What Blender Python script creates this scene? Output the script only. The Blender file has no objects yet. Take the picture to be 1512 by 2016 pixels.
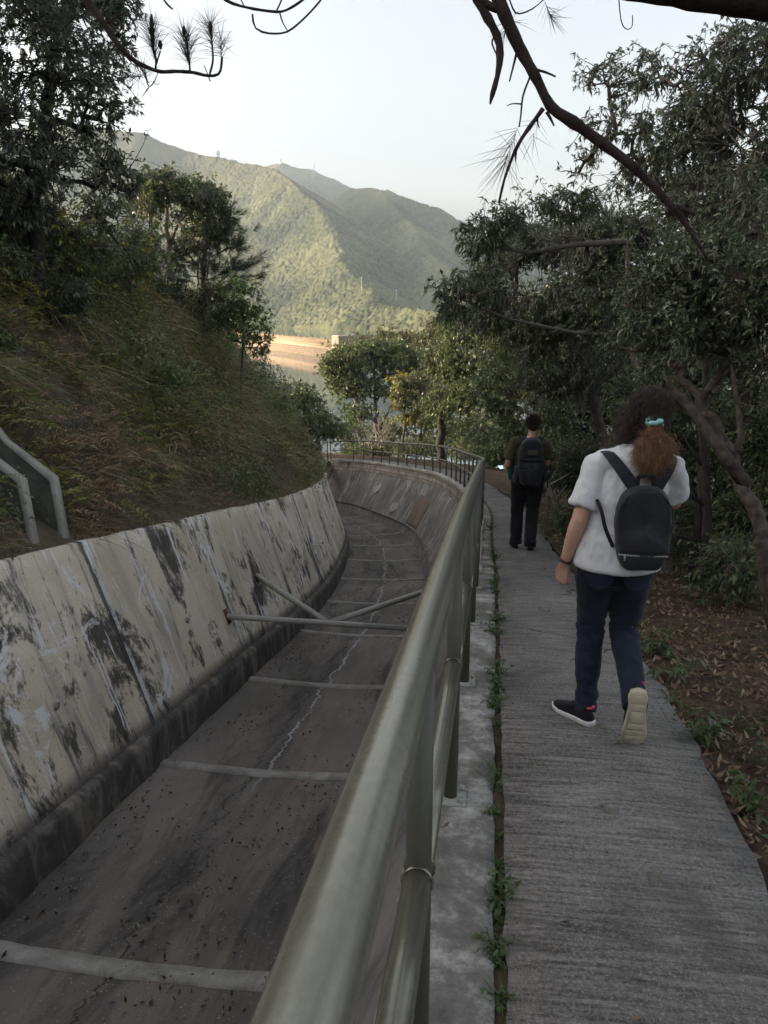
import bpy, bmesh, math, random
import numpy as np
from mathutils import Vector, Matrix

scene = bpy.context.scene
COL = scene.collection
R = math.radians
PI = math.pi

# ------------------------------------------------------------------ camera
F_PX, PITCH = 1560.0, R(14.14)
cam_d = bpy.data.cameras.new('camera')
cam = bpy.data.objects.new('camera', cam_d)
COL.objects.link(cam)
cam.location = (0, 0, 0)
cam.rotation_euler = (R(90) - PITCH, 0, 0)
cam_d.sensor_fit = 'VERTICAL'
cam_d.sensor_height = 36.0
cam_d.lens = 36.0 * F_PX / 2016.0
cam_d.clip_start = 0.05
cam_d.clip_end = 12000
scene.camera = cam

# ------------------------------------------------------------------ light
SUN_EL = R(11)
SUN_DIR = Vector((-0.992, 0.12, 0)).normalized()      # towards the sun, on the map
world = bpy.data.worlds.new('World')
scene.world = world
world.use_nodes = True
wn = world.node_tree
for n in list(wn.nodes):
    wn.nodes.remove(n)
sky = wn.nodes.new('ShaderNodeTexSky')
sky.sky_type = 'NISHITA'
sky.sun_disc = False
sky.sun_elevation = SUN_EL
sky.sun_rotation = math.atan2(SUN_DIR.x, SUN_DIR.y)
sky.altitude = 100
sky.air_density = 1.0
sky.dust_density = 7.0
sky.ozone_density = 1.0
hs = wn.nodes.new('ShaderNodeHueSaturation')
hs.inputs['Saturation'].default_value = 0.36
bg = wn.nodes.new('ShaderNodeBackground')
bg.inputs['Strength'].default_value = 0.15
wo = wn.nodes.new('ShaderNodeOutputWorld')
wn.links.new(sky.outputs[0], hs.inputs['Color'])
wn.links.new(hs.outputs[0], bg.inputs['Color'])
wn.links.new(bg.outputs[0], wo.inputs['Surface'])
sun_d = bpy.data.lights.new('sun', 'SUN')
sun_d.energy = 3.3
sun_d.angle = R(0.5)
sun_d.color = (1.0, 0.76, 0.48)
sun = bpy.data.objects.new('sun', sun_d)
COL.objects.link(sun)
_toward = Vector((SUN_DIR.x * math.cos(SUN_EL), SUN_DIR.y * math.cos(SUN_EL), math.sin(SUN_EL)))
sun.rotation_euler = _toward.to_track_quat('Z', 'Y').to_euler()
scene.view_settings.view_transform = 'Standard'
scene.view_settings.look = 'None'
scene.view_settings.exposure = 1.82
scene.view_settings.gamma = 1.0
scene.cycles.use_adaptive_sampling = False
scene.cycles.max_bounces = 6
scene.cycles.diffuse_bounces = 3
scene.cycles.glossy_bounces = 2
scene.cycles.transmission_bounces = 2
scene.cycles.transparent_max_bounces = 4
scene.cycles.volume_bounces = 0
scene.cycles.caustics_reflective = False
scene.cycles.caustics_refractive = False
scene.cycles.use_denoising = True

# ------------------------------------------------------------------ helpers
CP, SP = math.cos(PITCH), math.sin(PITCH)

def at(u, v, D):
    """the point of the world D metres ahead that the photograph shows at pixel u, v"""
    a, b = (u - 756.0) / F_PX, (1008.0 - v) / F_PX
    y, z = CP + b * SP, -SP + b * CP
    return Vector((a * D / y, D, z * D / y))

def tag(o, label=None, cat=None, group=None, kind=None):
    if label: o['label'] = label
    if cat: o['category'] = cat
    if group: o['group'] = group
    if kind: o['kind'] = kind
    return o

def thing(name, loc, label, cat, group=None, rz=0.0):
    o = bpy.data.objects.new(name, None)
    o.empty_display_size = 0.2
    COL.objects.link(o)
    o.location = loc
    o.rotation_euler = (0, 0, rz)
    bpy.context.view_layer.update()
    return tag(o, label, cat, group)

def mesh_np(name, V, faces, mat=None, uv=None, col=None, smooth=False):
    """V (n,3); faces = array (m,3) or (m,4) or list of lists"""
    me = bpy.data.meshes.new(name)
    V = np.asarray(V, dtype=np.float32)
    me.vertices.add(len(V))
    me.vertices.foreach_set('co', V.ravel())
    if isinstance(faces, np.ndarray):
        k = faces.shape[1]
        m = len(faces)
        loops = faces.astype(np.int32).ravel()
        starts = np.arange(m, dtype=np.int32) * k
        totals = np.full(m, k, dtype=np.int32)
    else:
        totals = np.array([len(f) for f in faces], dtype=np.int32)
        starts = np.concatenate([[0], np.cumsum(totals)[:-1]]).astype(np.int32)
        loops = np.array([i for f in faces for i in f], dtype=np.int32)
        m = len(faces)
    me.loops.add(len(loops))
    me.loops.foreach_set('vertex_index', loops)
    me.polygons.add(m)
    me.polygons.foreach_set('loop_start', starts)
    me.polygons.foreach_set('loop_total', totals)
    if smooth:
        me.polygons.foreach_set('use_smooth', np.ones(m, dtype=bool))
    if uv is not None:
        l = me.uv_layers.new(name='UVMap')
        l.data.foreach_set('uv', np.asarray(uv, dtype=np.float32)[loops].ravel())
    if col is not None:
        c = me.color_attributes.new('Col', 'FLOAT_COLOR', 'POINT')
        cc = np.ones((len(V), 4), dtype=np.float32)
        cc[:, :3] = col
        c.data.foreach_set('color', cc.ravel())
    me.update(calc_edges=True)
    me.validate()
    if mat: me.materials.append(mat)
    return me

def link(name, me, parent=None):
    o = bpy.data.objects.new(name, me)
    COL.objects.link(o)
    if parent is not None:
        o.parent = parent
        o.matrix_parent_inverse = parent.matrix_world.inverted() if parent.type != 'MESH' or True else Matrix()
    return o

class MB:
    """collects shapes into one mesh"""
    def __init__(s):
        s.V, s.Fc, s.n, s.UV = [], [], 0, []
    def add(s, V, Fc, UV=None):
        V = [tuple(v) for v in V]
        s.V += V
        s.Fc += [[i + s.n for i in f] for f in Fc]
        s.UV += [tuple(q) for q in UV] if UV is not None else [(v[0], v[2]) for v in V]
        s.n += len(V)
    def tube(s, pts, radii, seg=8, caps=True, flat=1.0, up=None):
        pts = [Vector(p) for p in pts]
        if not hasattr(radii, '__len__'): radii = [radii] * len(pts)
        V, Fc, UV = [], [], []
        n = len(pts)
        prev = None
        L = 0
        for i, p in enumerate(pts):
            t = (pts[min(i + 1, n - 1)] - pts[max(i - 1, 0)])
            if t.length < 1e-9: t = Vector((0, 0, 1))
            t.normalize()
            if prev is None:
                a = Vector(up) if up is not None else (Vector((0, 0, 1)) if abs(t.z) < 0.9 else Vector((1, 0, 0)))
                b = t.cross(a).normalized()
            else:
                b = (prev - t * prev.dot(t)).normalized()
            prev = b
            c = b.cross(t).normalized()
            if i: L += (pts[i] - pts[i - 1]).length
            for k in range(seg):
                w = 2 * PI * k / seg
                V.append(p + (b * math.cos(w) + c * math.sin(w) * flat) * radii[i])
                UV.append((L, radii[i] * 6.28 * k / seg))
        for i in range(n - 1):
            for k in range(seg):
                k2 = (k + 1) % seg
                Fc.append([i * seg + k, i * seg + k2, (i + 1) * seg + k2, (i + 1) * seg + k])
        if caps:
            Fc.append(list(range(seg))[::-1])
            Fc.append([(n - 1) * seg + k for k in range(seg)])
        s.add(V, Fc, UV)
    def box(s, c, half, ax=None):
        c = Vector(c)
        ax = ax or (Vector((1, 0, 0)), Vector((0, 1, 0)), Vector((0, 0, 1)))
        V = []
        for i in (-1, 1):
            for j in (-1, 1):
                for k in (-1, 1):
                    V.append(c + ax[0] * half[0] * i + ax[1] * half[1] * j + ax[2] * half[2] * k)
        s.add(V, [[0, 1, 3, 2], [4, 6, 7, 5], [0, 4, 5, 1], [2, 3, 7, 6], [0, 2, 6, 4], [1, 5, 7, 3]])
    def build(s, name, mat, parent=None, smooth=False, bevel=0):
        me = mesh_np(name, s.V, s.Fc, mat, s.UV, smooth=smooth)
        bm = bmesh.new(); bm.from_mesh(me)
        bmesh.ops.recalc_face_normals(bm, faces=bm.faces)
        if bevel:
            bmesh.ops.bevel(bm, geom=[e for e in bm.edges if len(e.link_faces) == 2 and e.calc_face_angle(0) > 0.6], offset=bevel, segments=2, profile=0.5, affect='EDGES')
        bm.to_mesh(me); bm.free()
        return link(name, me, parent)

# ------------------------------------------------------------------ noise on arrays
def hash2(ix, iy, k=0):
    h = (ix.astype(np.int64) * 374761393 + iy.astype(np.int64) * 668265263 + k * 974634541) & 0xffffffff
    h = ((h ^ (h >> 13)) * 1274126177) & 0xffffffff
    h = h ^ (h >> 16)
    return (h & 0xffffff) / float(0x1000000)

def vnoise(x, y, k=0):
    ix, iy = np.floor(x), np.floor(y)
    fx, fy = x - ix, y - iy
    fx, fy = fx * fx * (3 - 2 * fx), fy * fy * (3 - 2 * fy)
    a, b = hash2(ix, iy, k), hash2(ix + 1, iy, k)
    c, d = hash2(ix, iy + 1, k), hash2(ix + 1, iy + 1, k)
    return (a * (1 - fx) + b * fx) * (1 - fy) + (c * (1 - fx) + d * fx) * fy

def fbm(x, y, k=0, octv=4):
    s, a, t = 0, 0.5, 0
    for o in range(octv):
        s = s + a * vnoise(x * 2 ** o, y * 2 ** o, k + o); t += a; a *= 0.5
    return s / t

def domes(x, y, cell, k=0):
    """rounded crowns packed side by side: height 0..1 and a random per crown"""
    gx, gy = np.floor(x / cell), np.floor(y / cell)
    best = np.full(x.shape, -9.0); rid = np.zeros(x.shape)
    for dx in (-1, 0, 1):
        for dy in (-1, 0, 1):
            cx, cy = gx + dx, gy + dy
            px = (cx + hash2(cx, cy, k)) * cell
            py = (cy + hash2(cx, cy, k + 1)) * cell
            r = hash2(cx, cy, k + 2)
            rad = cell * (0.55 + 0.45 * r)
            h = (1 - ((x - px) ** 2 + (y - py) ** 2) / rad ** 2) * (0.5 + 0.5 * r)
            m = h > best
            best = np.where(m, h, best); rid = np.where(m, hash2(cx, cy, k + 3), rid)
    return np.maximum(best, 0), rid

# ------------------------------------------------------------------ materials
def new_mat(name, rough=0.8, spec=0.3):
    m = bpy.data.materials.new(name)
    m.use_nodes = True
    nt = m.node_tree
    b = nt.nodes['Principled BSDF']
    b.inputs['Roughness'].default_value = rough
    b.inputs['Specular IOR Level'].default_value = spec
    return m, nt, b

def N(nt, typ, **kw):
    n = nt.nodes.new(typ)
    for k, v in kw.items(): setattr(n, k, v)
    return n

def noise_node(nt, vec, scale, detail=4, rough=0.6, stretch=None, dist=0.0):
    if stretch:
        mp = N(nt, 'ShaderNodeMapping')
        mp.inputs['Scale'].default_value = stretch
        nt.links.new(vec, mp.inputs['Vector'])
        vec = mp.outputs[0]
    t = N(nt, 'ShaderNodeTexNoise')
    t.inputs['Scale'].default_value = scale
    t.inputs['Detail'].default_value = detail
    t.inputs['Roughness'].default_value = rough
    t.inputs['Distortion'].default_value = dist
    nt.links.new(vec, t.inputs['Vector'])
    return t.outputs['Fac']

def ramp(nt, fac, stops, interp='LINEAR'):
    r = N(nt, 'ShaderNodeValToRGB')
    cr = r.color_ramp
    cr.interpolation = interp
    while len(cr.elements) < len(stops): cr.elements.new(0.5)
    for e, (p, c) in zip(cr.elements, stops):
        e.position = p
        e.color = (c, c, c, 1) if not hasattr(c, '__len__') else (*c, 1)
    nt.links.new(fac, r.inputs['Fac'])
    return r.outputs['Color']

def mix(nt, fac, a, b, blend='MIX'):
    m = N(nt, 'ShaderNodeMix', data_type='RGBA', blend_type=blend)
    for sock, val in ((m.inputs[0], fac), (m.inputs[6], a), (m.inputs[7], b)):
        if hasattr(val, 'links') or hasattr(val, 'is_linked'): nt.links.new(val, sock)
        elif hasattr(val, '__len__'): sock.default_value = (*val, 1)
        else: sock.default_value = val
    return m.outputs[2]

def mth(nt, op, a, b=None, clamp=False):
    m = N(nt, 'ShaderNodeMath', operation=op, use_clamp=clamp)
    for i, val in enumerate((a, b)):
        if val is None: continue
        if hasattr(val, 'is_linked'): nt.links.new(val, m.inputs[i])
        else: m.inputs[i].default_value = val
    return m.outputs[0]

def bump(nt, bsdf, h, strength=0.4, dist=0.02):
    b = N(nt, 'ShaderNodeBump')
    b.inputs['Strength'].default_value = strength
    b.inputs['Distance'].default_value = dist
    nt.links.new(h, b.inputs['Height'])
    nt.links.new(b.outputs[0], bsdf.inputs['Normal'])

def coords(nt, kind='Object'):
    return N(nt, 'ShaderNodeTexCoord').outputs[kind]

def plain(name, color, rough=0.7, spec=0.3, var=0.15, scale=8.0, metal=0.0, bmp=0.0):
    m, nt, b = new_mat(name, rough, spec)
    v = coords(nt)
    f = noise_node(nt, v, scale, 5)
    lo = tuple(c * (1 - var) for c in color); hi = tuple(min(1, c * (1 + var)) for c in color)
    nt.links.new(ramp(nt, f, [(0.3, lo), (0.7, hi)]), b.inputs['Base Color'])
    b.inputs['Metallic'].default_value = metal
    if bmp: bump(nt, b, noise_node(nt, v, scale * 6, 4), bmp, 0.01)
    return m

def leaf_mat(name, rough=0.45, spec=0.5, transl=0.25):
    """colour of each leaf comes from the mesh; a little light passes through"""
    m, nt, b = new_mat(name, rough, spec)
    a = N(nt, 'ShaderNodeAttribute', attribute_name='Col')
    nt.links.new(a.outputs['Color'], b.inputs['Base Color'])
    t = N(nt, 'ShaderNodeBsdfTranslucent')
    nt.links.new(a.outputs['Color'], t.inputs['Color'])
    mx = N(nt, 'ShaderNodeMixShader')
    mx.inputs[0].default_value = transl
    out = nt.nodes['Material Output']
    nt.links.new(b.outputs[0], mx.inputs[1]); nt.links.new(t.outputs[0], mx.inputs[2])
    nt.links.new(mx.outputs[0], out.inputs['Surface'])
    return m

M = {}

def m_lining():
    m, nt, b = new_mat('stained_lining', 0.85, 0.2)
    uv = coords(nt, 'UV')
    base = ramp(nt, noise_node(nt, uv, 0.55, 4, 0.6, dist=0.6), [(0.3, (.44, .38, .30)), (0.55, (.585, .515, .415)), (0.75, (.64, .595, .52))])
    base = mix(nt, ramp(nt, noise_node(nt, uv, 1.3, 5, 0.65, (1.6, .35, 1), .5), [(.5, 0.), (.68, .75)]), base, (.33, .305, .265))
    # black algae: ragged patches pulled downwards
    p1 = noise_node(nt, uv, .95, 7, .70, (1.0, .55, 1), 0.8)
    p2 = noise_node(nt, uv, 9.0, 5, 0.75, (1, .5, 1), .3)
    blk = mth(nt, 'ADD', p1, mth(nt, 'MULTIPLY', mth(nt, 'SUBTRACT', p2, .5), .40))
    blk = ramp(nt, blk, [(.535, 0.), (.56, .55), (.61, .95)])
    col = mix(nt, blk, base, (.055, .052, .048))
    # long dark runs
    runs = noise_node(nt, uv, 2.2, 5, .7, (2.4, .22, 1), .2)
    col = mix(nt, ramp(nt, runs, [(.57, 0.), (.68, .8)]), col, (.075, .07, .065))
    sj = N(nt, 'ShaderNodeSeparateXYZ'); nt.links.new(uv, sj.inputs[0])
    # what seeps from the joints between the cast panels: a black run beside each, lime on the other side
    fr = mth(nt, 'FRACT', mth(nt, 'DIVIDE', mth(nt, 'SUBTRACT', sj.outputs[0], 20 + 4.82 - 3.57 * 10), 3.57))
    dj = mth(nt, 'MULTIPLY', mth(nt, 'MINIMUM', fr, mth(nt, 'SUBTRACT', 1.0, fr)), 3.57)
    jw = mth(nt, 'MULTIPLY', noise_node(nt, uv, 1.7, 5, .7, (1, .8, 1)), .42)
    jm = mth(nt, 'MULTIPLY', ramp(nt, mth(nt, 'SUBTRACT', dj, mth(nt, 'SUBTRACT', jw, .16)), [(.0, 1.), (.05, 0.)]), .85)
    col = mix(nt, jm, col, (.05, .047, .043))
    jl = mth(nt, 'MULTIPLY', mth(nt, 'LESS_THAN', mth(nt, 'ABSOLUTE', mth(nt, 'SUBTRACT', fr, .016)), .012), ramp(nt, noise_node(nt, uv, 1.3, 4, .7), [(.42, 0.), (.52, .9)]))
    col = mix(nt, jl, col, (.55, .55, .58))
    # thin lime runs about every metre
    f2 = mth(nt, 'FRACT', mth(nt, 'DIVIDE', mth(nt, 'ADD', sj.outputs[0], mth(nt, 'MULTIPLY', noise_node(nt, uv, 1.1, 3, .6), .35)), .93))
    ll = mth(nt, 'MULTIPLY', mth(nt, 'LESS_THAN', f2, .030), ramp(nt, noise_node(nt, uv, .9, 3, .6, (1, .5, 1)), [(.48, 0.), (.56, .8)]))
    col = mix(nt, ll, col, (.66, .655, .67))
    # white lime: thin streaks that run down and blotches
    w1 = noise_node(nt, uv, 3.2, 5, .65, (2.2, .2, 1), .5)
    w2 = noise_node(nt, uv, 1.1, 6, .72, None, 1.1)
    wht = mth(nt, 'MAXIMUM', ramp(nt, w1, [(.605, 0.), (.64, .9)]), ramp(nt, w2, [(.585, 0.), (.62, .8)]))
    col = mix(nt, wht, col, (.66, .655, .67))
    # grime gathers on the rim at the top and lime at the foot
    sx = N(nt, 'ShaderNodeSeparateXYZ'); nt.links.new(uv, sx.inputs[0])
    vj = mth(nt, 'ADD', sx.outputs[1], mth(nt, 'MULTIPLY', mth(nt, 'SUBTRACT', p2, .5), .5))
    col = mix(nt, ramp(nt, mth(nt, 'ADD', mth(nt, 'MULTIPLY', vj, -1), 1.0), [(.80, 0.), (.93, .8)]), col, (.50, .50, .54))
    fine = noise_node(nt, uv, 38, 5, .8)
    col = mix(nt, .6, col, mix(nt, fine, (.1, .1, .1), (.9, .9, .9)), 'OVERLAY')
    nt.links.new(col, b.inputs['Base Color'])
    bump(nt, b, mth(nt, 'ADD', p2, mth(nt, 'MULTIPLY', fine, .5)), .35, .012)
    return m

def m_floor():
    m, nt, b = new_mat('dark_channel_concrete', 0.9, 0.2)
    uv = coords(nt, 'UV')
    sx = N(nt, 'ShaderNodeSeparateXYZ'); nt.links.new(uv, sx.inputs[0])
    col = ramp(nt, noise_node(nt, uv, .5, 5, .65, (.6, 1.4, 1), .4), [(.3, (.085, .075, .067)), (.55, (.15, .133, .119)), (.75, (.225, .20, .176))])
    col = mix(nt, ramp(nt, noise_node(nt, uv, 1.4, 5, .7, (.25, 1.5, 1), .3), [(.5, 0.), (.64, .6)]), col, (.20, .165, .13))
    col = mix(nt, ramp(nt, noise_node(nt, uv, 1.1, 5, .7, (.3, 1.3, 1), .6), [(.52, 0.), (.66, .8)]), col, (.038, .036, .034))
    # exposed aggregate
    vo = N(nt, 'ShaderNodeTexVoronoi'); vo.inputs['Scale'].default_value = 26
    nt.links.new(uv, vo.inputs['Vector'])
    spk = ramp(nt, vo.outputs['Distance'], [(.12, 1.), (.26, 0.)])
    sel = ramp(nt, noise_node(nt, uv, 13, 3), [(.44, 0.), (.58, 1.)])
    col = mix(nt, mth(nt, 'MULTIPLY', mth(nt, 'MULTIPLY', spk, sel), .85), col, (.30, .275, .25))
    gr = noise_node(nt, uv, 70, 3, .8)
    col = mix(nt, .7, col, mix(nt, gr, (.08, .08, .08), (.92, .92, .92)), 'OVERLAY')
    # lime crack wandering down the middle
    wob = mth(nt, 'MULTIPLY', mth(nt, 'SUBTRACT', noise_node(nt, uv, 1.1, 8, .68, (1, .02, 1)), .5), 0.62)
    d = mth(nt, 'ABSOLUTE', mth(nt, 'ADD', mth(nt, 'SUBTRACT', sx.outputs[1], 1.30), wob))
    wid = mth(nt, 'MULTIPLY', ramp(nt, noise_node(nt, uv, .8, 3, .6, (1, .1, 1)), [(.36, .12), (.66, 1.)]), .026)
    on = mth(nt, 'MULTIPLY', mth(nt, 'LESS_THAN', d, wid), ramp(nt, mth(nt, 'MULTIPLY', sx.outputs[0], .01), [(.275, 0.), (.29, 1.)]))
    col = mix(nt, mth(nt, 'MULTIPLY', on, .62), col, (.46, .46, .49))
    wob2 = mth(nt, 'MULTIPLY', mth(nt, 'SUBTRACT', noise_node(nt, uv, 1.3, 7, .75, (1, .02, 1)), .5), 0.9)
    d2 = mth(nt, 'ABSOLUTE', mth(nt, 'ADD', mth(nt, 'SUBTRACT', sx.outputs[1], 1.12), wob2))
    on2 = mth(nt, 'LESS_THAN', d2, .012)
    col = mix(nt, mth(nt, 'MULTIPLY', on2, .8), col, (.03, .028, .026))
    nt.links.new(col, b.inputs['Base Color'])
    bump(nt, b, mth(nt, 'ADD', mth(nt, 'MULTIPLY', spk, .6), noise_node(nt, uv, 14, 5, .7)), .5, .012)
    return m

def m_concrete(name, dark, mid, light, patch=1.2, streak=None, spec=.2, bmp=.4, swirl=.5):
    m, nt, b = new_mat(name, 0.88, spec)
    uv = coords(nt, 'UV')
    f = noise_node(nt, uv, patch, 8, .74, streak, swirl)
    col = ramp(nt, f, [(.32, dark), (.5, mid), (.66, light)])
    fine = noise_node(nt, uv, 45, 4, .75)
    col = mix(nt, .5, col, mix(nt, fine, (.15, .15, .15), (.85, .85, .85)), 'OVERLAY')
    nt.links.new(col, b.inputs['Base Color'])
    bump(nt, b, mth(nt, 'ADD', fine, f), bmp, .01)
    return m

def m_path():
    m, nt, b = new_mat('brushed_path_concrete', 0.9, 0.2)
    uv = coords(nt, 'UV')
    col = ramp(nt, noise_node(nt, uv, 1.0, 6, .65, None, .4), [(.3, (.113, .105, .099)), (.55, (.17, .159, .149)), (.75, (.235, .22, .207))])
    line = noise_node(nt, uv, 1.0, 4, .7, (40, 3.2, 1), .6)
    line2 = noise_node(nt, uv, 48, 5, .85)
    lk = ramp(nt, noise_node(nt, uv, .8, 3, .6, (1, 1.5, 1)), [(.35, .25), (.6, .62)])
    ln = ramp(nt, mth(nt, 'ADD', mth(nt, 'MULTIPLY', mth(nt, 'SUBTRACT', line, .5), lk), mth(nt, 'ADD', .5, mth(nt, 'MULTIPLY', mth(nt, 'SUBTRACT', line2, .5), .55))), [(.40, .03), (.5, .5), (.60, .95)])
    col = mix(nt, .62, col, ln, 'OVERLAY')
    spk = ramp(nt, noise_node(nt, uv, 95, 3, .7), [(.56, 0.), (.64, 1.)])
    col = mix(nt, mth(nt, 'MULTIPLY', spk, .55), col, (.36, .35, .35))
    dk = ramp(nt, noise_node(nt, uv, 1.3, 6, .72, (1, 1.2, 1), .8), [(.54, 0.), (.66, .55)])
    col = mix(nt, dk, col, (.075, .07, .066))
    cr = N(nt, 'ShaderNodeTexVoronoi', feature='DISTANCE_TO_EDGE'); cr.inputs['Scale'].default_value = .55
    wv = N(nt, 'ShaderNodeVectorMath', operation='ADD'); nz = N(nt, 'ShaderNodeTexNoise'); nz.inputs['Scale'].default_value = 3.5; nz.inputs['Detail'].default_value = 6
    nt.links.new(uv, nz.inputs['Vector']); sc_ = N(nt, 'ShaderNodeVectorMath', operation='SCALE'); sc_.inputs['Scale'].default_value = .22
    nt.links.new(nz.outputs['Color'], sc_.inputs[0]); nt.links.new(uv, wv.inputs[0]); nt.links.new(sc_.outputs[0], wv.inputs[1]); nt.links.new(wv.outputs[0], cr.inputs['Vector'])
    ck = mth(nt, 'MULTIPLY', mth(nt, 'LESS_THAN', cr.outputs['Distance'], .0035), ramp(nt, noise_node(nt, uv, .45, 2, .5), [(.50, 0.), (.55, .8)]))
    col = mix(nt, ck, col, (.03, .028, .026))
    wh = ramp(nt, noise_node(nt, uv, .9, 7, .75, (1, 1.6, 1), .6), [(.60, 0.), (.70, .55)])
    col = mix(nt, wh, col, (.30, .295, .30))
    nt.links.new(col, b.inputs['Base Color'])
    bump(nt, b, mth(nt, 'ADD', ln, spk), .55, .008)
    return m

def m_masonry():
    m, nt, b = new_mat('old_masonry', 0.9, 0.2)
    uv = coords(nt, 'UV')
    br = N(nt, 'ShaderNodeTexBrick')
    br.inputs['Scale'].default_value = 1.0
    br.inputs['Brick Width'].default_value = .42
    br.inputs['Row Height'].default_value = .175
    br.inputs['Mortar Size'].default_value = .012
    br.inputs['Mortar Smooth'].default_value = .3
    br.inputs['Color1'].default_value = (.48, .415, .355, 1)
    br.inputs['Color2'].default_value = (.34, .29, .25, 1)
    br.inputs['Mortar'].default_value = (.07, .06, .05, 1)
    nt.links.new(uv, br.inputs['Vector'])
    col = mix(nt, ramp(nt, noise_node(nt, uv, 1.6, 6, .7, None, .5), [(.48, 0.), (.66, .75)]), br.outputs['Color'], (.08, .07, .06))
    nt.links.new(col, b.inputs['Base Color'])
    bump(nt, b, mth(nt, 'ADD', mth(nt, 'MULTIPLY', br.outputs['Fac'], -1), noise_node(nt, uv, 20, 4)), .6, .03)
    return m

def N_x(nt, uv):
    q = N(nt, 'ShaderNodeSeparateXYZ'); nt.links.new(uv, q.inputs[0])
    return q.outputs[0]

def m_outer():
    m, nt, b = new_mat('streaked_wall', 0.9, 0.2)
    uv = coords(nt, 'UV')
    col = ramp(nt, noise_node(nt, uv, .8, 5, .65, (1, .8, 1), .4), [(.3, (.115, .106, .098)), (.6, (.20, .185, .168)), (.8, (.29, .265, .24))])
    s = noise_node(nt, uv, 1.7, 7, .80, (1.5, .50, 1), 1.1)
    s2 = noise_node(nt, uv, .7, 4, .6, (1, .4, 1), .6)
    col = mix(nt, mth(nt, 'MULTIPLY', ramp(nt, s, [(.47, 0.), (.58, .95)]), mth(nt, 'MULTIPLY', ramp(nt, s2, [(.45, 0.), (.57, .85)]), ramp(nt, mth(nt, 'MULTIPLY', N_x(nt, uv), .01), [(.35, .12), (.41, 1.)]))), col, (.47, .42, .38))
    col = mix(nt, mth(nt, 'MULTIPLY', ramp(nt, noise_node(nt, uv, 1.5, 5, .75, (1.4, .5, 1), .9), [(.5, 0.), (.62, .85)]), ramp(nt, noise_node(nt, uv, .35, 3, .6), [(.45, 0.), (.6, 1.)])), col, (.05, .045, .042))
    nt.links.new(col, b.inputs['Base Color'])
    bump(nt, b, mth(nt, 'ADD', s, noise_node(nt, uv, 12, 5, .7)), .5, .03)
    return m

def m_soil(name, cols, scale=1.2):
    m, nt, b = new_mat(name, 0.95, 0.1)
    v = coords(nt)
    f = noise_node(nt, v, scale, 7, .7, None, .4)
    col = ramp(nt, f, [(.3, cols[0]), (.5, cols[1]), (.7, cols[2])])
    nt.links.new(col, b.inputs['Base Color'])
    bump(nt, b, noise_node(nt, v, scale * 9, 6, .75), .9, .06)
    return m

M['lining'] = m_lining()
M['floor'] = m_floor()
M['rib'] = m_concrete('pale_rib_concrete', (.15, .138, .125), (.26, .243, .218), (.36, .34, .31), 2.5)
M['kerb'] = m_concrete('black_kerb_concrete', (.038, .036, .034), (.085, .08, .074), (.24, .21, .18), 1.8, (1.6, .6, 1))
M['kerb_pale'] = m_concrete('grey_kerb_concrete', (.11, .10, .092), (.18, .165, .15), (.27, .245, .22), 1.5)
M['path'] = m_path()
M['strip'] = m_concrete('mottled_edge_concrete', (.070, .066, .061), (.145, .136, .126), (.42, .405, .385), 3.0, None, .2, .6, 0.0)
M['masonry'] = m_masonry()
M['outer'] = m_outer()
M['coping'] = m_concrete('pale_coping_stone', (.13, .115, .10), (.33, .285, .25), (.46, .41, .365), 3.0)
M['rust_patch'] = m_concrete('rusty_brown_patch', (.10, .075, .055), (.165, .122, .09), (.25, .19, .145), 2.2, (2.6, .4, 1))
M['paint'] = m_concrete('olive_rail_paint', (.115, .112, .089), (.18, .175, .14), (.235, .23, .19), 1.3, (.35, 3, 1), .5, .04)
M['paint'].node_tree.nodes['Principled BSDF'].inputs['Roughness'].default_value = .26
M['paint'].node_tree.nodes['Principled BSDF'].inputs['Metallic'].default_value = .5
M['soil'] = m_soil('slope_soil', ((.065, .056, .040), (.125, .103, .072), (.19, .155, .11)))
M['litter'] = m_soil('forest_litter', ((.045, .034, .025), (.092, .066, .046), (.15, .11, .075)), 3.0)
M['bark'] = plain('grey_bark', (.12, .102, .085), .9, .2, .45, 9, 0, .6)
M['bark_dark'] = plain('dark_bark', (.035, .03, .027), .9, .2, .5, 12, 0, .7)
M['bark_pale'] = plain('pale_bark', (.21, .185, .16), .9, .2, .35, 7, 0, .5)
M['bark_pine'] = plain('pine_bark', (.042, .031, .028), .92, .2, .55, 14, 0, .9)
M['leaf'] = leaf_mat('leaf', .40, .5, .34)
M['grass'] = leaf_mat('grass_blade', .6, .3, .25)
M['needle'] = leaf_mat('pine_needle', .5, .3, .1)
M['post_paint_shaded'] = m_concrete('olive_paint_shaded', (.055, .055, .043), (.085, .083, .066), (.115, .113, .092), 1.3, (.35, 3, 1), .35, .04)  # same olive paint as the rails, with the posts' shade put into the colour
M['post_paint_shaded'].node_tree.nodes['Principled BSDF'].inputs['Roughness'].default_value = .45
HAZE = 0.00013
# ------------------------------------------------------------------ the line of the handrail, which everything follows
CTRL = np.array([(-1.53, -10, -.45), (-1.25, -8, -.70), (-.13, 0, -1.60), (.39, 3.7, -2.04), (.92, 7.5, -2.59), (1.5, 12, -3.37), (1.92, 15, -3.88),
                 (2.36, 20, -4.70), (2.5, 25.6, -5.53), (2.15, 31.8, -6.37), (.4, 39, -7.40), (-1.4, 44, -8.12),
                 (-3.2, 47, -8.62), (-6.5, 51, -9.2), (-11, 56, -9.9), (-18, 63, -10.8)], float)

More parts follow.
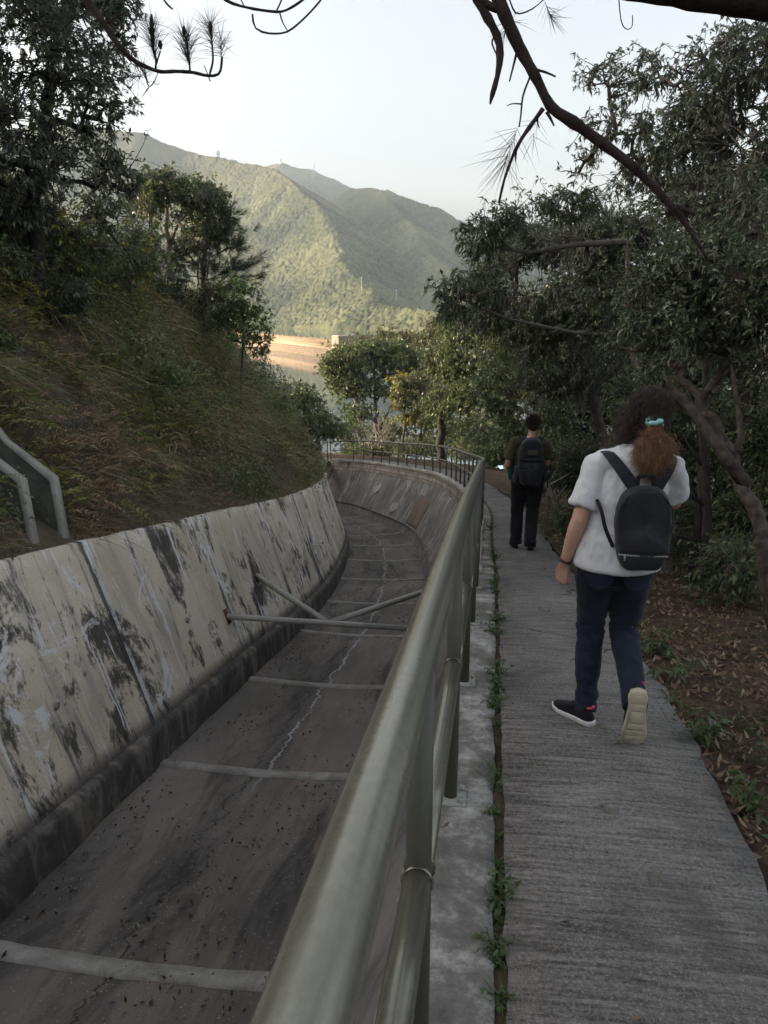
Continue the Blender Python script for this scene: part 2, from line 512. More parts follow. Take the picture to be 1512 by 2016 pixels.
def spline(t, y):
    n = len(t); h = np.diff(t)
    A = np.zeros((n, n)); r = np.zeros(n); A[0, 0] = A[-1, -1] = 1
    for i in range(1, n - 1):
        A[i, i - 1], A[i, i], A[i, i + 1] = h[i - 1], 2 * (h[i - 1] + h[i]), h[i]
        r[i] = 6 * ((y[i + 1] - y[i]) / h[i] - (y[i] - y[i - 1]) / h[i - 1])
    m = np.linalg.solve(A, r)
    def f(q):
        q = np.asarray(q, float)
        i = np.clip(np.searchsorted(t, q) - 1, 0, n - 2)
        a = t[i + 1] - q; b = q - t[i]; hh = h[i]
        return (m[i] * a ** 3 + m[i + 1] * b ** 3) / (6 * hh) + (y[i] / hh - m[i] * hh / 6) * a + (y[i + 1] / hh - m[i + 1] * hh / 6) * b
    return f
_t = np.concatenate([[0], np.cumsum(np.hypot(*np.diff(CTRL[:, :2], axis=0).T))])
_fx, _fy, _fz = (spline(_t, CTRL[:, k]) for k in range(3))
_q = np.linspace(0, _t[-1], 6000)
_P = np.stack([_fx(_q), _fy(_q)], 1)
_S = np.concatenate([[0], np.cumsum(np.hypot(*np.diff(_P, axis=0).T))])
_S -= np.interp(0.0, _P[:2500, 1], _S[:2500])          # s = 0 beside the camera
S_MIN, S_MAX = _S[0], _S[-1]
_Z = _fz(_q)
_T = np.gradient(_P, _S, axis=0); _T /= np.linalg.norm(_T, axis=1)[:, None]

def frame(s):
    s = np.asarray(s, float)
    x = np.interp(s, _S, _P[:, 0]); y = np.interp(s, _S, _P[:, 1]); z = np.interp(s, _S, _Z)
    tx = np.interp(s, _S, _T[:, 0]); ty = np.interp(s, _S, _T[:, 1])
    return x, y, z, tx, ty

def pt(s, o, dz):
    """o metres to the right of the handrail, dz above the path, s along it"""
    x, y, z, tx, ty = frame(s)
    return Vector((float(x + ty * o), float(y - tx * o), float(z + dz)))

S_END = float(np.interp(47.0, _P[:, 1], _S))

def sheet(name, ss, prof, mat, parent=None, ofn=None, zfn=None, v0=0.0, smooth=False, flip=False):
    """sweep a profile [(o, dz)] along the line; UV in metres along and across"""
    ss = np.asarray(ss, float); prof = np.asarray(prof, float)
    x, y, z, tx, ty = frame(ss)
    o = np.broadcast_to(prof[None, :, 0], (len(ss), len(prof))).copy()
    d = np.broadcast_to(prof[None, :, 1], (len(ss), len(prof))).copy()
    if ofn is not None: o = o + ofn(ss[:, None], prof[None, :, 0])
    if zfn is not None: d = d + zfn(ss[:, None], o)
    V = np.stack([x[:, None] + ty[:, None] * o, y[:, None] - tx[:, None] * o, z[:, None] + d], -1)
    cum = np.concatenate([[0], np.cumsum(np.hypot(*np.diff(prof, axis=0).T))]) + v0
    UV = np.stack(np.broadcast_arrays(ss[:, None] + 20, cum[None, :]), -1)
    n, m = len(ss), len(prof)
    i, j = np.meshgrid(np.arange(n - 1), np.arange(m - 1), indexing='ij')
    a = (i * m + j).ravel(); b = a + 1; c = a + m + 1; e = a + m
    Fc = np.stack([a, b, c, e] if not flip else [a, e, c, b], 1)
    me = mesh_np(name, V.reshape(-1, 3), Fc, mat, UV.reshape(-1, 2), smooth=smooth)
    return link(name, me, parent)

def arange(a, b, step):
    n = max(2, int(round((b - a) / step)) + 1)
    return np.linspace(a, b, n)

# ------------------------------------------------------------------ paths and ground
def crack_w(s, o):
    return np.where(o > .16, .020 * (vnoise(s * 7 + o * 50, s * 0 + 3.3, 5) - .5) + .016 * (vnoise(s * 23, s * 0 + 7.7, 6) - .5), 0)
tag(sheet('path', arange(-6, 58, .12), [(.213, -.14), (.213, .004), (.45, .012), (.8, .012), (1.12, .0), (1.15, -.16)], M['path'],
          ofn=lambda s, o: np.where(o < .3, crack_w(s, o), np.where(o > 1.0, -.14 * np.clip((s - 5) / 6, 0, 1) + .10 * (vnoise(s * .9, s * 0 + 1.1, 8) - .5) + .05 * (vnoise(s * 5, s * 0, 9) - .5), 0)),
          zfn=lambda s, o: .008 * (vnoise(s * 2.1, o * 3, 11) - .5)), kind='structure')
tag(sheet('edge_strip', arange(-6, S_END, .1), [(-.13, -.02), (-.115, .0), (.02, .006), (.13, .004), (.178, -.002), (.178, -.14)], M['strip'],
          ofn=lambda s, o: np.where(o > .1, crack_w(s + 3.1, o), np.where(o < -.1, .02 * (vnoise(s * 4, s * 0, 14) - .5), 0)),
          zfn=lambda s, o: .008 * (vnoise(s * 3.3, o * 9, 12) - .5)), kind='structure')
tag(sheet('crack_soil', arange(-6, 58, .5), [(.15, -.014), (.235, -.014)], M['litter'],
          zfn=lambda s, o: .02 * (vnoise(s * 6, o * 9, 2) - .5)), kind='structure')

RIDGE_C = (-62.0, -25.0)
WATER_Z = -16.9
def shade_rise(x, y):  # added rise out of view, sized to keep the sun off the foreground
    return 16 * np.exp(-((x + 66) / 26) ** 2) * np.clip((66 - y) / 30, 0, 1) * np.clip((y + 150) / 40, 0, 1)

def ground_right(s, o):
    d = np.maximum(o - 1.1, 0)
    far = np.clip((s - 26) / 18, 0, 1)              # beyond the bend the ground falls to the water
    near = -.06 * np.minimum(d, 4) - .12 * np.maximum(d - 4, 0)
    fall = -.05 * np.minimum(d, 3) - .42 * np.maximum(d - 3, 0)
    return near * (1 - far) + fall * far + .16 * (fbm(s * .8, o * .8, 21) - .5) * np.clip(d * 2, 0, 1) + .05 * (vnoise(s * 4, o * 4, 22) - .5) * np.clip(d * 3, 0, 1)
offs = np.concatenate([[1.06], np.linspace(1.16, 4, 20), np.geomspace(4.4, 90, 32)])
tag(sheet('ground', arange(-14, 62, .3), [(o, -.035 if o > 1.1 else -.05) for o in offs], M['litter'], zfn=ground_right, smooth=True), kind='structure')

SLOPE = R(54)
def slope_z(s, o):
    """the cut slope that starts behind the left wall"""
    d = np.maximum(-o - 4.70, 0)
    H = 5.0 + .9 * (fbm(s * .16, s * 0 + .5, 31) - .5)
    run = H / math.tan(SLOPE)
    up = np.where(d < run, d * math.tan(SLOPE) - .25 * np.sin(np.clip(d / run, 0, 1) * PI), H + .10 * (d - run))
    amp = np.clip(d / .6, 0, 1)
    return up + amp * (1.7 * (fbm(s * .5, o * .6, 33) - .5) + .95 * (fbm(s * 1.5, o * 1.5, 37) - .5))
offl = np.concatenate([[-4.60], np.linspace(-4.72, -8.6, 44), np.linspace(-8.9, -15, 16)])
def left_z(s, o):
    x, y, z, tx, ty = frame(s)
    return slope_z(s, o) + shade_rise(x + ty * o, y - tx * o)
tag(sheet('hillside', arange(-10, 66, .2), [(o, .06) for o in offl], M['soil'], zfn=left_z, smooth=True, flip=True), kind='structure')

# higher ground past the slope plus the added shading rise, on a plain grid
gx, gy = np.meshgrid(np.linspace(-190, -8, 92), np.linspace(-170, 110, 140), indexing='ij')
_c = np.stack([gx.ravel(), gy.ravel()], 1)
_sub = slice(0, 6000, 40)
_d2 = ((_c[:, None, :] - _P[None, _sub, :]) ** 2).sum(-1)
_k = _d2.argmin(1); _dd = np.sqrt(_d2.min(1))
zz = _Z[_sub][_k] + 5.0 + .12 * np.clip(_dd - 8.3, 0, 26) - .25
zz = zz - np.clip(_c[:, 1] - 52, 0, 99) * .28 - np.clip(9.5 - _dd, 0, 9) * 3
zz = zz + shade_rise(_c[:, 0], _c[:, 1]) + 1.2 * (fbm(_c[:, 0] * .1, _c[:, 1] * .1, 41) - .5)
i, j = np.meshgrid(np.arange(91), np.arange(139), indexing='ij')
a = (i * 140 + j).ravel()
tag(link('ridge', mesh_np('ridge', np.stack([_c[:, 0], _c[:, 1], zz], 1), np.stack([a, a + 140, a + 141, a + 1], 1), M['soil'], smooth=True)), kind='structure')

# ------------------------------------------------------------------ channel
S0, S1 = -5.0, S_END + 14
DEPTH = -2.70
floor_o = np.linspace(-3.76, -1.24, 15)
fl = sheet('channel_floor', arange(S0, S1, .25), [(o, DEPTH + .05 * ((o + 2.5) / 1.26) ** 2) for o in floor_o], M['floor'],
           zfn=lambda s, o: .012 * (fbm(s * 1.2, o * 2.5, 51) - .5))
tag(fl, kind='structure')
RIB_S = [4.70 + 3.57 * k for k in range(-2, 15)]
ribs = []
for s in RIB_S:
    if not S0 < s < S1: continue
    mb = MB()
    oo = np.linspace(-3.75, -1.25, 13)
    prof = [(-.10, -.03), (-.085, .022), (.085, .022), (.10, -.03)]
    V, Fc, UV = [], [], []
    for q, o in enumerate(oo):
        zb = DEPTH + .05 * ((o + 2.5) / 1.26) ** 2 + .004
        for k, (ds, dz) in enumerate(prof):
            wob = .02 * (random.Random(int(s * 100) + q * 7 + k).random() - .5)
            V.append(pt(s + ds + wob, o, zb + dz)); UV.append((s + ds + q * .01, o))
    for q in range(12):
        for k in range(3):
            Fc.append([q * 4 + k, q * 4 + k + 1, q * 4 + k + 5, q * 4 + k + 4])
    mb.add(V, Fc, UV)
    mb.build('rib', M['rib'], fl)

# left wall: kerb and cast panels
lw = thing('retaining_wall', pt(10, -3.8, DEPTH), 'pale stained sloping concrete wall on the left of the channel with black kerb', 'wall')
sheet('kerb', arange(S0, S1, .2), [(-3.74, DEPTH - .08), (-3.765, DEPTH + .42), (-3.79, DEPTH + .50), (-3.885, DEPTH + .525)], M['kerb'], lw,
      ofn=lambda s, o: .03 * (vnoise(s * 3, o * 7, 61) - .5))
LIN0, LIN1 = (-3.87, DEPTH + .52), (-4.60, .12)
edges = [RIB_S[0] - 3.55] + RIB_S + [RIB_S[-1] + 3.55]
edges = [e + .12 for e in edges]
for k, (a, b) in enumerate(zip(edges[:-1], edges[1:])):
    if b < S0 or a > S1: continue
    rnd = random.Random(k * 31)
    push = .012 * rnd.random()
    t = np.linspace(0, 1, 13)
    prof = [(LIN0[0] + (LIN1[0] - LIN0[0]) * q + push, LIN0[1] + (LIN1[1] - LIN0[1]) * q) for q in t]
    prof = [(prof[0][0] - .10, prof[0][1])] + prof + [(LIN1[0] - .05, .125), (LIN1[0] - .18, .10), (LIN1[0] - .2, -.3)]
    ss = np.concatenate([[a + .008, a + .0082], arange(a + .009, b - .009, .25), [b - .0082, b - .008]])
    p = sheet('panel', ss, prof, M['lining'], lw,
              ofn=lambda s, o, a=a, b=b: np.where((s < a + .0081) | (s > b - .0081), -.06, 0) + .010 * (fbm(s * 1.1, o * 0 + 2, 63) - .5),
              zfn=lambda s, o: np.where(o < -4.55, .03 * (fbm(s * 2.2, s * 0, 64) - .5), 0))
# weep holes: short pipe ends set in the panels
rnd = random.Random(5)
for k, s in enumerate([3.4, 6.7, 10.3, 13.8, 17.4, 21.0, 24.5]):
    for q in ((.36,) if k % 2 else (.40,)):
        o = LIN0[0] + (LIN1[0] - LIN0[0]) * q; dz = LIN0[1] + (LIN1[1] - LIN0[1]) * q
        mb = MB()
        c0, c1 = pt(s, o - .04, dz), pt(s, o + .035, dz - .01)
        mb.tube([c0, c1], .045, 14, caps=False)
        mb.tube([c1, c0], .034, 14, caps=True)
        mb.build('weep_pipe', M['rib'], lw)

# right wall under the railing: masonry band, battered face, kerb
rw = thing('retaining_wall', pt(10, -.3, -1), 'dark streaked concrete wall with stone courses on top under the railing', 'wall')
sheet('stone_band', arange(S0, S_END, .2), [(-.105, -.03), (-.15, -.16), (-.155, -.55), (-.13, -.62)], M['masonry'], rw,
      ofn=lambda s, o: .03 * (vnoise(s * 2.4, o * 40, 65) - .5))
sheet('wall_face', arange(S0, S_END, .2), [(-.12, -.50), (-.19, -.60), (-.45, -1.15), (-.78, -1.75), (-1.08, DEPTH + .40)], M['outer'], rw,
      ofn=lambda s, o: .07 * (fbm(s * 1.2, o * 3, 66) - .5))
KE = [S0, 22.1, 25.7, 29.1, 32.7, 36.2, 39.6, 43.4, S_END + .6]
for a, b in zip(KE[:-1], KE[1:]):
    sheet('kerb', arange(a + .015, b - .015, .3), [(-1.12, DEPTH + .44), (-1.03, DEPTH + .43), (-1.05, DEPTH + .38), (-1.25, DEPTH - .06)], M['kerb_pale'], rw)
# coping stones along the rim of the bend
rnd = random.Random(8)
s = 8.0
while s < S_END - .2:
    L = .34 + .28 * rnd.random()
    mb = MB()
    x, y, z, tx, ty = (float(q) for q in frame(s + L / 2))
    t3 = Vector((tx, ty, (pt(s + L, 0, 0).z - pt(s, 0, 0).z) / L)).normalized()
    n3 = Vector((ty, -tx, 0)); u3 = n3.cross(t3)
    mb.box(pt(s + L / 2, -.085 + .02 * rnd.random(), -.03 + .015 * rnd.random()), (L / 2 - .006, .125, .062), (t3, n3, u3))
    o = mb.build('coping_stone', M['coping'], rw, bevel=.012)
    s += L
# end wall of the channel under the little bridge, patch repairs on the wall face
def face_patch(name, s0, s1, z0, z1, mat, rnd_k, parent, oval=False):
    """a skin of mortar lying on the battered face between two heights"""
    pz, po = (-2.30, -1.75, -1.15, -.60), (-1.08, -.78, -.45, -.19)
    ss = np.linspace(s0, s1, 13); zs = np.linspace(z0, z1, 13)
    V, Fc, UV = [], [], []
    r = random.Random(rnd_k)
    for i, s in enumerate(ss):
        for k, z in enumerate(zs):
            u, w = i / 6 - 1, k / 6 - 1
            if oval:
                m = max(abs(u), abs(w), 1e-6); h = math.hypot(u, w) or 1; u, w = u * m / h, w * m / h
            else:
                e = 1 + (.10 * (r.random() - .5) if abs(u) == 1 or abs(w) == 1 else 0); u, w = u * e, w * e
            s_, z_ = (s0 + s1) / 2 + u * (s1 - s0) / 2, (z0 + z1) / 2 + w * (z1 - z0) / 2
            edge = 1 if max(i in (0, 12), k in (0, 12)) else 0
            V.append(pt(s_, float(np.interp(z_, pz, po)) - (.055 if not edge else -.06), z_)); UV.append((s_, z_))
    for i in range(12):
        for k in range(12): Fc.append([i * 13 + k, i * 13 + k + 1, (i + 1) * 13 + k + 1, (i + 1) * 13 + k])
    mb = MB(); mb.add(V, Fc, UV)
    return mb.build(name, mat, parent, smooth=True)
face_patch('brown_patch', 30.6, 33.4, -2.28, -.95, M['rust_patch'], 900, rw)
face_patch('round_patch', 35.7, 36.8, -2.1, -1.55, M['coping'], 930, rw, True)
face_patch('round_patch', 39.8, 40.7, -1.5, -1.05, M['coping'], 960, rw, True)

# ------------------------------------------------------------------ handrail
RAIL_H, MID_H = 1.13, .60
def railing(name, label, posts, line, rail_h=RAIL_H, mid_h=MID_H, r_top=.038, r_mid=.031, r_post=.028, group=None):
    """line(s, h) gives the point above the rail line"""
    t = thing(name, line(posts[0], 0), label, 'railing', group)
    mb = MB(); n = max(2, int((posts[-1] - posts[0]) / .25))
    ss = np.linspace(posts[0] - .03, posts[-1] + .03, n)
    mb.tube([line(s, rail_h) for s in ss], r_top, 28)
    mb.build('top_rail', M['paint'], t, smooth=True)
    for a, b in zip(posts[:-1], posts[1:]):
        mb = MB(); ss = np.linspace(a + r_post * .8, b - r_post * .8, 5)
        mb.tube([line(s, mid_h) for s in ss], r_mid, 18)
        for q in (ss[0], ss[-1] - .010):
            mb.tube([line(q, mid_h), line(q + .004, mid_h), line(q + .010, mid_h)], [r_mid * 1.05, r_mid * 1.16, r_mid * 1.03], 18, caps=False)
        mb.build('mid_rail', M['paint'], t, smooth=True)
    for s in posts:
        mb = MB(); p0 = line(s, .006); p1 = line(s, rail_h - r_top * .6)
        mb.tube([p0, p1], r_post, 18)
        mb.tube([line(s, rail_h - r_top * 1.35), line(s, rail_h - r_top * 1.0), line(s, rail_h - r_top * .7)], [r_post * 1.02, r_post * 1.2, r_post * 1.02], 18, caps=False)
        po = mb.build('post', M['post_paint_shaded'], t, smooth=True)
        mb = MB(); p = line(s, .010)
        tt = (line(s + .05, 0) - line(s - .05, 0)).normalized(); nn = tt.cross(Vector((0, 0, 1))).normalized(); uu = nn.cross(tt)
        mb.box(p, (.075, .065, .007), (tt, nn, uu))
        for da in (-.055, .055):
            for db in (-.047, .047):
                mb.tube([p + tt * da + nn * db, p + tt * da + nn * db + uu * .026], .011, 6)
        mb.build('base_plate', M['paint_pale'], po)
    return t
M['paint_pale'] = plain('chalky_plate_paint', (.25, .26, .23), .6, .3, .25, 30)
n_post = int((S_END - .1 + 2.8) / 1.42)
posts = [1.47 + 1.42 * k for k in range(-3, int((S_END - 1.6) / 1.42) + 1)]
posts[-1] = S_END
railing('railing', 'long olive painted steel handrail curving along the path above the channel', posts, lambda s, h: pt(s, 0, h))

# bridge over the channel at the far end, with its own short railing
bA = pt(S_END + .1, -.05, .0); bB = pt(S_END + .1, -4.6, .0)
bB = Vector((-4.75, 42.3, bA.z - .35)); 
bridge = thing('footbridge', (bA + bB) / 2, 'small pale concrete footbridge crossing the channel at the far bend', 'bridge')
bd = (bB - bA); bn = bd.cross(Vector((0, 0, 1))).normalized(); bt = bd.normalized(); bu = bn.cross(bt)
if bn.y < 0: bn = -bn
mb = MB(); mb.box((bA + bB) / 2 + bn * .45 + Vector((0, 0, -.20)), (bd.length / 2, .45, .20), (bt, bn, Vector((0, 0, 1)))); mb.build('deck', M['coping'], bridge, bevel=.02)
railing('railing', 'short olive railing on the footbridge beyond the end of the channel', [0, 1.1, 2.2, 3.3, 4.4], lambda s, h: bA + bt * s + bn * .1 + Vector((0, 0, h + .0)), r_top=.028, r_mid=.022)

# ------------------------------------------------------------------ steel braces across the channel
M['galv'] = m_concrete('weathered_grey_steel', (.20, .195, .175), (.33, .32, .29), (.44, .43, .40), 2.2, (.5, 4, 1), .4, .05)
M['rust'] = plain('rust', (.09, .05, .03), .8, .2, .4, 20)
def on_lining(s, q, lift=0.0):
    return pt(s, LIN0[0] + (LIN1[0] - LIN0[0]) * q + lift, LIN0[1] + (LIN1[1] - LIN0[1]) * q)
s_b = 11.77
br = thing('cross_brace', pt(s_b, -2.5, DEPTH + .9), 'grey steel bracing of three angle bars spanning the channel', 'brace')
L0 = on_lining(s_b, .28, .0); R0 = pt(12.4, -1.0, -1.74)
midp = L0.lerp(R0, .53)
L1 = on_lining(13.74, .44); R1 = pt(14.3, -.78, -1.33)
def angle_bar(a, b, name, lift=0):
    d = (b - a).normalized(); n = d.cross(Vector((0, 0, 1))).normalized(); u = n.cross(d)
    mb = MB(); c = (a + b) / 2 + Vector((0, 0, lift)); h = (b - a).length / 2
    mb.box(c + u * .034, (h, .042, .004), (d, n, u))
    mb.box(c + n * .039, (h, .004, .034), (d, n, u))
    mb.box(c - n * .039, (h, .004, .034), (d, n, u))
    return mb.build(name, M['galv'], br)
angle_bar(L0, R0, 'main_bar')
angle_bar(L1, midp + (L1 - midp).normalized() * .05, 'diagonal_bar', .002)
angle_bar(R1, midp + (R1 - midp).normalized() * .05, 'diagonal_bar', .002)
for p, q in ((L0, .28), (L1, .44)):
    mb = MB(); e1 = (on_lining(s_b, .6) - on_lining(s_b, .2)).normalized(); x, y, z, tx, ty = (float(k) for k in frame(s_b)); e0 = Vector((tx, ty, -.13)).normalized(); e2 = e0.cross(e1)
    mb.box(p, (.09, .13, .012), (e0, e1, e2)); mb.build('end_plate', M['rust'], br)

# ------------------------------------------------------------------ concrete chute that comes down the slope
M['fin'] = m_concrete('dark_fin_concrete', (.05, .05, .042), (.10, .102, .088), (.19, .19, .165), 1.6, None, .2, .5)  # darker concrete for the slab sides, paler along their top edges
M['fin_top'] = m_concrete('pale_fin_top', (.20, .20, .175), (.28, .28, .245), (.35, .35, .31), 2.5)
ch = thing('drain_chute', pt(8.2, -4.9, .1), 'grey concrete drain chute with two upright side slabs coming down the slope', 'drain chute')
def fin(s):
    """side slab: in the plane across the channel, its top edge comes down the slope and then drops plumb"""
    prof_top = [(-9.4, 6.3), (-5.32, 1.02), (-4.86, .86), (-4.80, .10)]
    prof_top = [(-9.4, 7.0), (-8.0, 5.0), (-5.36, 1.30), (-4.83, .88), (-4.76, .05)]
    bot = [(-9.4, 4.6), (-8.0, 3.2), (-5.6, -.2), (-5.1, -.3), (-4.80, -.3)]
    mb = MB(); th = .06
    V, Fc, UV = [], [], []
    for ds in (-th, th):
        for (o, d), (o2, d2) in zip(prof_top, bot):
            V += [pt(s + ds, o, d), pt(s + ds, o2, d2)]; UV += [(o, d), (o2, d2)]
    n = len(prof_top) * 2
    for k in range(len(prof_top) - 1):
        a = k * 2
        Fc += [[a, a + 1, a + 3, a + 2], [n + a, n + a + 2, n + a + 3, n + a + 1]]
    Fc += [[n - 2, n - 1, 2 * n - 1, 2 * n - 2]]
    mb.add(V, Fc, UV)
    f = mb.build('side_slab', M['fin'], ch)
    mb = MB(); V, Fc, UV = [], [], []
    for o, d in prof_top:
        for ds, e in ((-th - .008, -.03), (-th - .008, .012), (th + .008, .012), (th + .008, -.03)):
            V.append(pt(s + ds, o + (e if d < .5 or o > -4.9 else 0), d + e)); UV.append((o, d + ds))
    for k in range(len(prof_top) - 1):
        for q in range(3):
            a = k * 4 + q; Fc.append([a, a + 1, a + 5, a + 4])
    mb.add(V, Fc, UV); mb.build('slab_edge', M['fin_top'], f)
fin(7.72); fin(8.36)
sheet('chute_bed', [7.75, 8.05, 8.33], [(-9.4, 5.6), (-8.0, 4.2), (-5.5, .35), (-5.0, .2), (-4.7, .10)], M['lining'], ch)

# ------------------------------------------------------------------ reservoir
wm, nt, b = new_mat('reservoir_water', .06, .5)
b.inputs['Base Color'].default_value = (.05, .075, .085, 1)
b.inputs['IOR'].default_value = 1.33
v = coords(nt)
bump(nt, b, noise_node(nt, v, .12, 4, .5, (1, .35, 1)), .05, .5)
M['water'] = wm
tag(link('water', mesh_np('water', [(-900, 48, WATER_Z), (900, 48, WATER_Z), (900, 1400, WATER_Z), (-900, 1400, WATER_Z)], [[0, 1, 2, 3]], wm)), kind='structure')

# ------------------------------------------------------------------ far hills
def ridge_pts(l): return [tuple(at(u, v, D)) for u, v, D in l]
RIDGES = [
    (ridge_pts([(-900, 420, 2300), (-300, 300, 2200), (0, 252, 2100), (180, 246, 2000), (280, 262, 1950), (330, 282, 1930), (380, 299, 1900), (425, 309, 1850), (470, 317, 1800), (525, 327, 1700), (570, 350, 1560),
                (615, 392, 1400), (650, 448, 1230), (668, 505, 1060), (700, 552, 920), (760, 592, 800), (840, 612, 700), (900, 640, 600)]), .60),
    (ridge_pts([(480, 345, 3000), (530, 327, 2950), (556, 321, 2900), (585, 331, 2900), (612, 335, 2900), (660, 354, 2900), (705, 373, 2900), (800, 440, 2900)]), .5),
    (ridge_pts([(650, 392, 2050), (700, 372, 1950), (740, 369, 1850), (765, 375, 1800), (800, 388, 1760), (850, 406, 1700), (900, 430, 1650), (942, 460, 1600), (985, 500, 1550), (1050, 525, 1500), (1200, 560, 1450), (1500, 570, 1400), (2200, 560, 1500)]), .62),
    (ridge_pts([(740, 369, 1850), (800, 430, 1500), (850, 500, 1250), (900, 570, 1020), (960, 620, 850)]), .6),
]
nu, nd = 860, 880
ua = np.linspace(-60, 1560, nu)
Ds = np.geomspace(430, 3300, nd)
uu, DD = np.meshgrid(ua, Ds, indexing='ij')
HX = (uu - 756) / F_PX * DD / (CP + (1008 - 615) / F_PX * SP)
HY = DD
H = np.full(HX.shape, -60.0)
wx = HX + 60 * (fbm(HX / 130, HY / 130, 71) - .5); wy = HY + 60 * (fbm(HX / 130, HY / 130, 77) - .5)
for pts_, k in RIDGES:
    best = np.full(HX.shape, -1e4)
    for p, q in zip(pts_[:-1], pts_[1:]):
        dx, dy = q[0] - p[0], q[1] - p[1]
        L2 = dx * dx + dy * dy
        t = np.clip(((HX - p[0]) * dx + (HY - p[1]) * dy) / L2, 0, 1)
        tw = np.clip(((wx - p[0]) * dx + (wy - p[1]) * dy) / L2, 0, 1)
        d = np.hypot(wx - p[0] - tw * dx, wy - p[1] - tw * dy) * .55 + np.hypot(HX - p[0] - t * dx, HY - p[1] - t * dy) * .45
        best = np.maximum(best, p[2] + (q[2] - p[2]) * t - k * d)
    H = np.where(best > H, best + 0 * H, H) if True else H
# gullies
H = H - 16 * np.abs(fbm(HX / 160, HY / 220, 81) - .5) * np.clip((H + 20) / 60, 0, 1)
h1, r1 = domes(HX, HY, 3.4, 91)
h2, r2 = domes(HX, HY, 6.2, 95)
can = 2.6 * h1 + 2.6 * h2 + 5 * (fbm(HX / 30, HY / 30, 92) - .5)
H = np.where(H > WATER_Z + 1, H + can, H)
tone = fbm(HX / 70, HY / 90, 99)
mix_ = np.clip(.40 * r1 + .30 * r2 + 1.2 * (tone - .5) + .26, 0, 1)[..., None] ** 1.25
colr = (1 - mix_) * np.array([.022, .034, .020]) + mix_ * np.array([.155, .158, .080])
bare = np.clip((H - 170) / 130, 0, 1)[..., None] * .6
colr = colr * (1 - bare) + bare * np.array([.13, .12, .06])
hm, nt, b = new_mat('forest_canopy', .95, .05)
a_ = N(nt, 'ShaderNodeAttribute', attribute_name='Col')
gn = noise_node(nt, coords(nt), .45, 4, .7)
nt.links.new(mix(nt, .8, a_.outputs['Color'], mix(nt, gn, (.12, .12, .12), (.9, .9, .9)), 'OVERLAY'), b.inputs['Base Color'])
bump(nt, b, gn, .8, 2.5)
M['hills'] = hm
i, j = np.meshgrid(np.arange(nu - 1), np.arange(nd - 1), indexing='ij')
a = (i * nd + j).ravel()
tag(link('hills', mesh_np('hills', np.stack([HX, HY, H], -1).reshape(-1, 3), np.stack([a, a + nd, a + nd + 1, a + 1], 1), hm, col=colr.reshape(-1, 3), smooth=False)), kind='structure')
print('hills ok')

# things on the ridge
M['white'] = plain('white_paint', (.75, .75, .73), .6, .3, .06, 2)
M['steel'] = plain('mast_steel', (.42, .42, .42), .6, .3, .1, 1)
p = at(428, 307, 1845)
t = thing('radar_dome', p, 'round white radar dome on the hill ridge', 'radar dome')
bm = bmesh.new(); bmesh.ops.create_uvsphere(bm, u_segments=24, v_segments=14, radius=6.2, matrix=Matrix.Translation(p + Vector((0, 0, 5.6))))
me = bpy.data.meshes.new('dome'); bm.to_mesh(me); bm.free(); me.materials.append(M['white']); link('dome', me, t)
mb = MB(); mb.tube([p + Vector((0, 0, -6)), p + Vector((0, 0, 1.5))], [5.2, 4.8], 12); mb.build('base', M['white'], t)
p = at(553, 322, 2895)
t = thing('signal_tower', p, 'short pale lattice tower on the summit of the back hill', 'tower')
mb = MB()
for sx in (-4, 4):
    for sy in (-4, 4): mb.tube([p + Vector((sx, sy, -4)), p + Vector((sx * .5, sy * .5, 16))], .9, 5)
for z in (2, 6, 10, 14): mb.box(p + Vector((0, 0, z)), (4.2 - z * .12, 4.2 - z * .12, .5))
mb.build('lattice', M['steel'], t)
mb = MB(); mb.tube([p + Vector((0, 0, -4)), p + Vector((0, 0, 3))], [6, 6], 8); mb.build('hut', M['white'], t)
p = at(618, 337, 2895)
t = thing('radio_mast', p, 'tall thin radio mast on the back hill', 'mast')
mb = MB()
for w in range(3):
    c, s_ = math.cos(w * 2.1) * 2.2, math.sin(w * 2.1) * 2.2
    mb.tube([p + Vector((c, s_, -6)), p + Vector((c * .5, s_ * .5, 32))], .7, 5)
for z in range(0, 32, 3): mb.box(p + Vector((0, 0, z)), (1.7, 1.7, .3))
mb.build('mast', M['steel'], t)
mb = MB(); mb.box(p + Vector((0, 0, 27)), (3, 3, 1.4)); mb.box(p + Vector((0, 0, 20)), (2.6, 2.6, 1.1)); mb.build('aerials', M['white'], t)

def terrain_z(x, y):
    """height of the far hills at x, y"""
    u = x / y * F_PX * (CP + (1008 - 615) / F_PX * SP) + 756
    i = np.clip(np.searchsorted(ua, u), 0, nu - 1); j = np.clip(np.searchsorted(Ds, y), 0, nd - 1)
    return float(H[i, j])
# ------------------------------------------------------------------ dam
gm, nt, b = new_mat('granite_blocks', .9, .2)
uv = coords(nt, 'UV')
bk = N(nt, 'ShaderNodeTexBrick'); bk.inputs['Scale'].default_value = 1.0
bk.inputs['Brick Width'].default_value = 2.0; bk.inputs['Row Height'].default_value = .8; bk.inputs['Mortar Size'].default_value = .05
bk.inputs['Color1'].default_value = (.38, .285, .19, 1); bk.inputs['Color2'].default_value = (.30, .22, .145, 1); bk.inputs['Mortar'].default_value = (.13, .10, .08, 1)
nt.links.new(uv, bk.inputs['Vector'])
nt.links.new(mix(nt, ramp(nt, noise_node(nt, uv, .25, 5, .7, (1, .4, 1)), [(.5, 0.), (.7, .6)]), bk.outputs['Color'], (.20, .165, .13)), b.inputs['Base Color'])
bump(nt, b, bk.outputs['Fac'], -.3, .1)
M['granite'] = gm
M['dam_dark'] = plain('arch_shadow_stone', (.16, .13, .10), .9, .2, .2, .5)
dR = at(676, 671, 300); dL = at(491, 655, 419)
